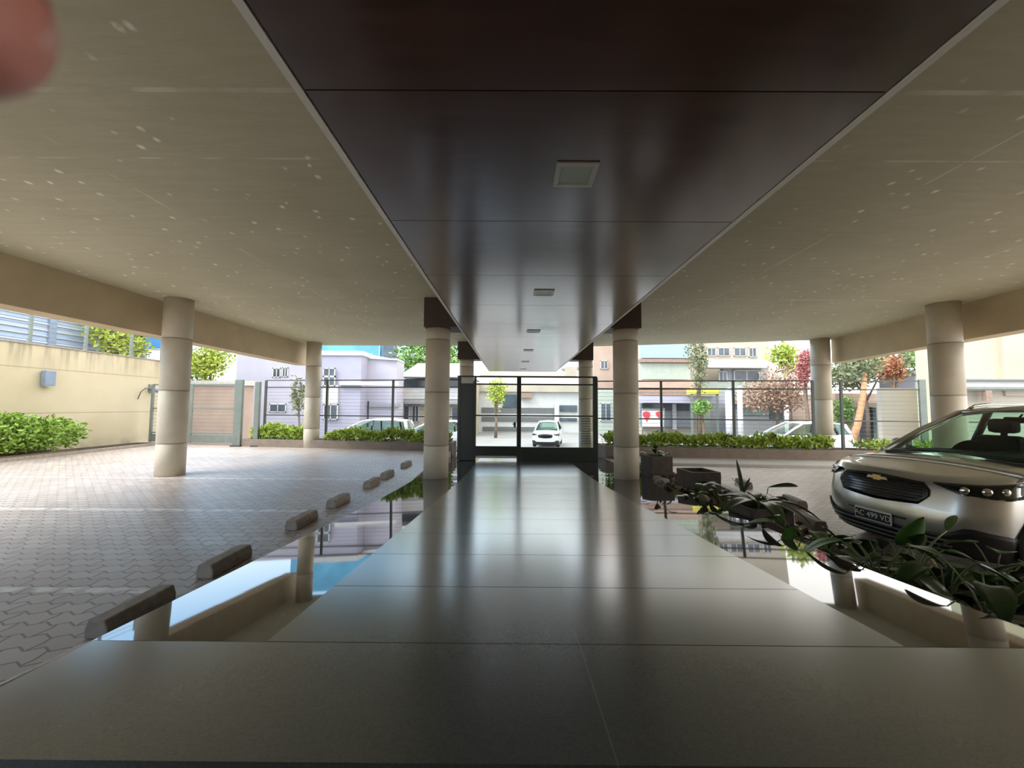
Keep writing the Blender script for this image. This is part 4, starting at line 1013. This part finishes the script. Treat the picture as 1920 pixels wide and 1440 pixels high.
def tree(name, label, px, py, Y, rx, rz_, n, m, trunk=M_BARK, size=.3, lobes=5, base=None, tr=.14):
    c = at(px, py, Y); r_ = empty(name, label, 'tree', (c.x, Y, gz(Y))); h = c.z - gz(Y); rr = random.Random(int(px) + n)
    b = MB(); ctr = []
    for k in range(lobes):
        d = Vector((rr.uniform(-.55, .55) * rx, rr.uniform(-.5, .5) * rx, rr.uniform(-.45, .5) * rz_)); ctr.append(d)
        b.leafcards(n // lobes, ellsampler((d.x, d.y, h + d.z), (rx * .62, rx * .62, rz_ * .6), .35), size)
    b.build('crown', m, r_)
    t = MB().tube([(0, 0, 0), (.05, 0, h * .4), (-.05, .05, h * .75), (0, 0, h)], [tr, tr * .8, tr * .6, tr * .3], 10); t.build('trunk', trunk, r_)
    for d in ctr[:3]: MB().tube([(0, 0, h * .6), (d.x * .5, d.y * .5, h * .85 + d.z * .3), (d.x, d.y, h + d.z)], [tr * .5, tr * .35, tr * .15], 7).build('branch', trunk, r_)
    return r_
tree('leafy_tree', 'bright green tree above the white veranda roof', 815, 672, 44, 4.6, 3.4, 3200, M_TREE, size=.5)
tree('leafy_tree', 'yellow green tree behind the boundary wall, left of the blue tarpaulin', 212, 640, 21, 1.3, 1.5, 1500, M_TREEY, size=.26)
tree('leafy_tree', 'grey green tree touching the blue tarpaulin', 252, 652, 26.5, 1.0, 1.5, 900, M_OLIVE, size=.24)
tree('leafy_tree', 'sunny green tree above the pinkish neighbour wall', 395, 690, 27, 1.7, 1.7, 1700, M_TREEY, size=.26)
tree('leafy_tree', 'mid green tree hugging the left planted column', 352, 690, 28, 1.2, 1.8, 900, M_TREE, size=.26)
tree('leafy_tree', 'thin green street tree in front of the left hedge column', 562, 740, 23, .45, 1.6, 500, M_OLIVE, size=.18, tr=.07)
tree('leafy_tree', 'pale yellow green tree seen through the left leaf of the gate', 930, 745, 34, 1.1, 1.9, 900, M_TREEY, size=.24)
tree('leafy_tree', 'dark olive street tree beside the apartment balconies', 1310, 690, 31, .85, 2.8, 1100, M_OLIVE, size=.22, tr=.2)
tree('leafy_tree', 'low green shrub tree before the yellow awning', 1318, 766, 30, 1.1, .7, 1200, M_TREE, size=.2)
tree('bougainvillea', 'sprawling dry brown bougainvillea over the tiled shed', 1455, 730, 29, 2.7, 2.1, 5600, M_BOUG, size=.2, lobes=7)
tree('bougainvillea', 'reddish bougainvillea beside the right planter column', 1510, 690, 25.5, .8, 1.5, 1500, M_PINKL, size=.18)
tree('leafy_tree', 'yellowish feathery tree behind the bougainvillea', 1478, 675, 33, 1.3, 1.6, 900, M_TREEY, size=.34)
tree('leafy_tree', 'large olive tree right of the far planter column', 1622, 692, 27, 2.6, 1.9, 3400, M_OLIVE, size=.26, lobes=6)
tree('leafy_tree', 'small green tree at the foot of the pinkish villa', 1580, 775, 26, .7, 1.4, 900, M_TREE, size=.2)
tree('rust_leaved_tree', 'rust coloured small tree behind the white street wall', 1676, 695, 24, .75, 1.2, 900, M_RUST, size=.2)
tree('leafy_tree', 'green tree behind the lilac grey corner house', 1722, 672, 31, 1.5, 1.4, 1300, M_TREE, size=.26)
q0, q1 = at(1586, 836, 21), at(1622, 700, 21)
lt = empty('leaning_trunk', 'leaning orange brown tree trunk before the pinkish villa', 'tree', (q0.x, 21, gz(21))); d = q1.x - q0.x; h = q1.z - gz(21)
MB().tube([(0, 0, 0), (d * .55, 0, h * .35), (d * .85, 0, h * .7), (d, 0, h)], [.20, .16, .14, .10], 12).build('trunk', M_OBARK, lt)
MB().leafcards(700, ellsampler((d, .2, h + .4), (1.0, 1.0, .9), .3), .22).build('crown', M_OLIVE, lt)

# ------------------------------------------------------------------ fingertip over the lens corner
M_SKIN = mat('skin', (.66, .27, .22), .5, var=.08, scale=60, sub=.3)
D = .034
def cp(px, py, d): return CAM + F0 * d + CR * ((px - 960) / FPX * d) + CU * ((720 - py) / FPX * d)
tip = cp(-45, 98, D); back = cp(-610, -560, D * 1.25)
ax = (back - tip).normalized()
fl = []; rs = []
for t, r_ in ((0, .0012), (.0012, .0036), (.003, .0056), (.006, .0073), (.010, .0082), (.016, .0086), (.022, .0086), (.027, .0090), (.033, .0087), (.042, .0090), (.050, .0094), (.056, .0090), (.060, .0070)): fl.append(tip + ax * t); rs.append(r_)
fo = MB().tube(fl, rs, 24).build('fingertip', M_SKIN)
tag(fo, 'pink fingertip of the photographer over the upper left corner', 'finger')
nl = []
side = ax.cross(F0).normalized(); up = side.cross(ax).normalized()
for i in range(7):
    t = .002 + .010 * i / 6; row = []
    for k in range(7):
        a = R(-52 + 104 * k / 6); r_ = interp([(x[0], x[1]) for x in ((0, .0012), (.0012, .0036), (.003, .0056), (.006, .0073), (.010, .0082), (.016, .0086))], t) + .0004
        row.append(tip + ax * t - F0 * 0 + (F0 * math.cos(a) + side * math.sin(a)) * r_)
    nl.append(row)
MB().grid(nl).build('fingernail', mat('fingernail', (.72, .42, .36), .25, var=.03), fo, solid=.0004)
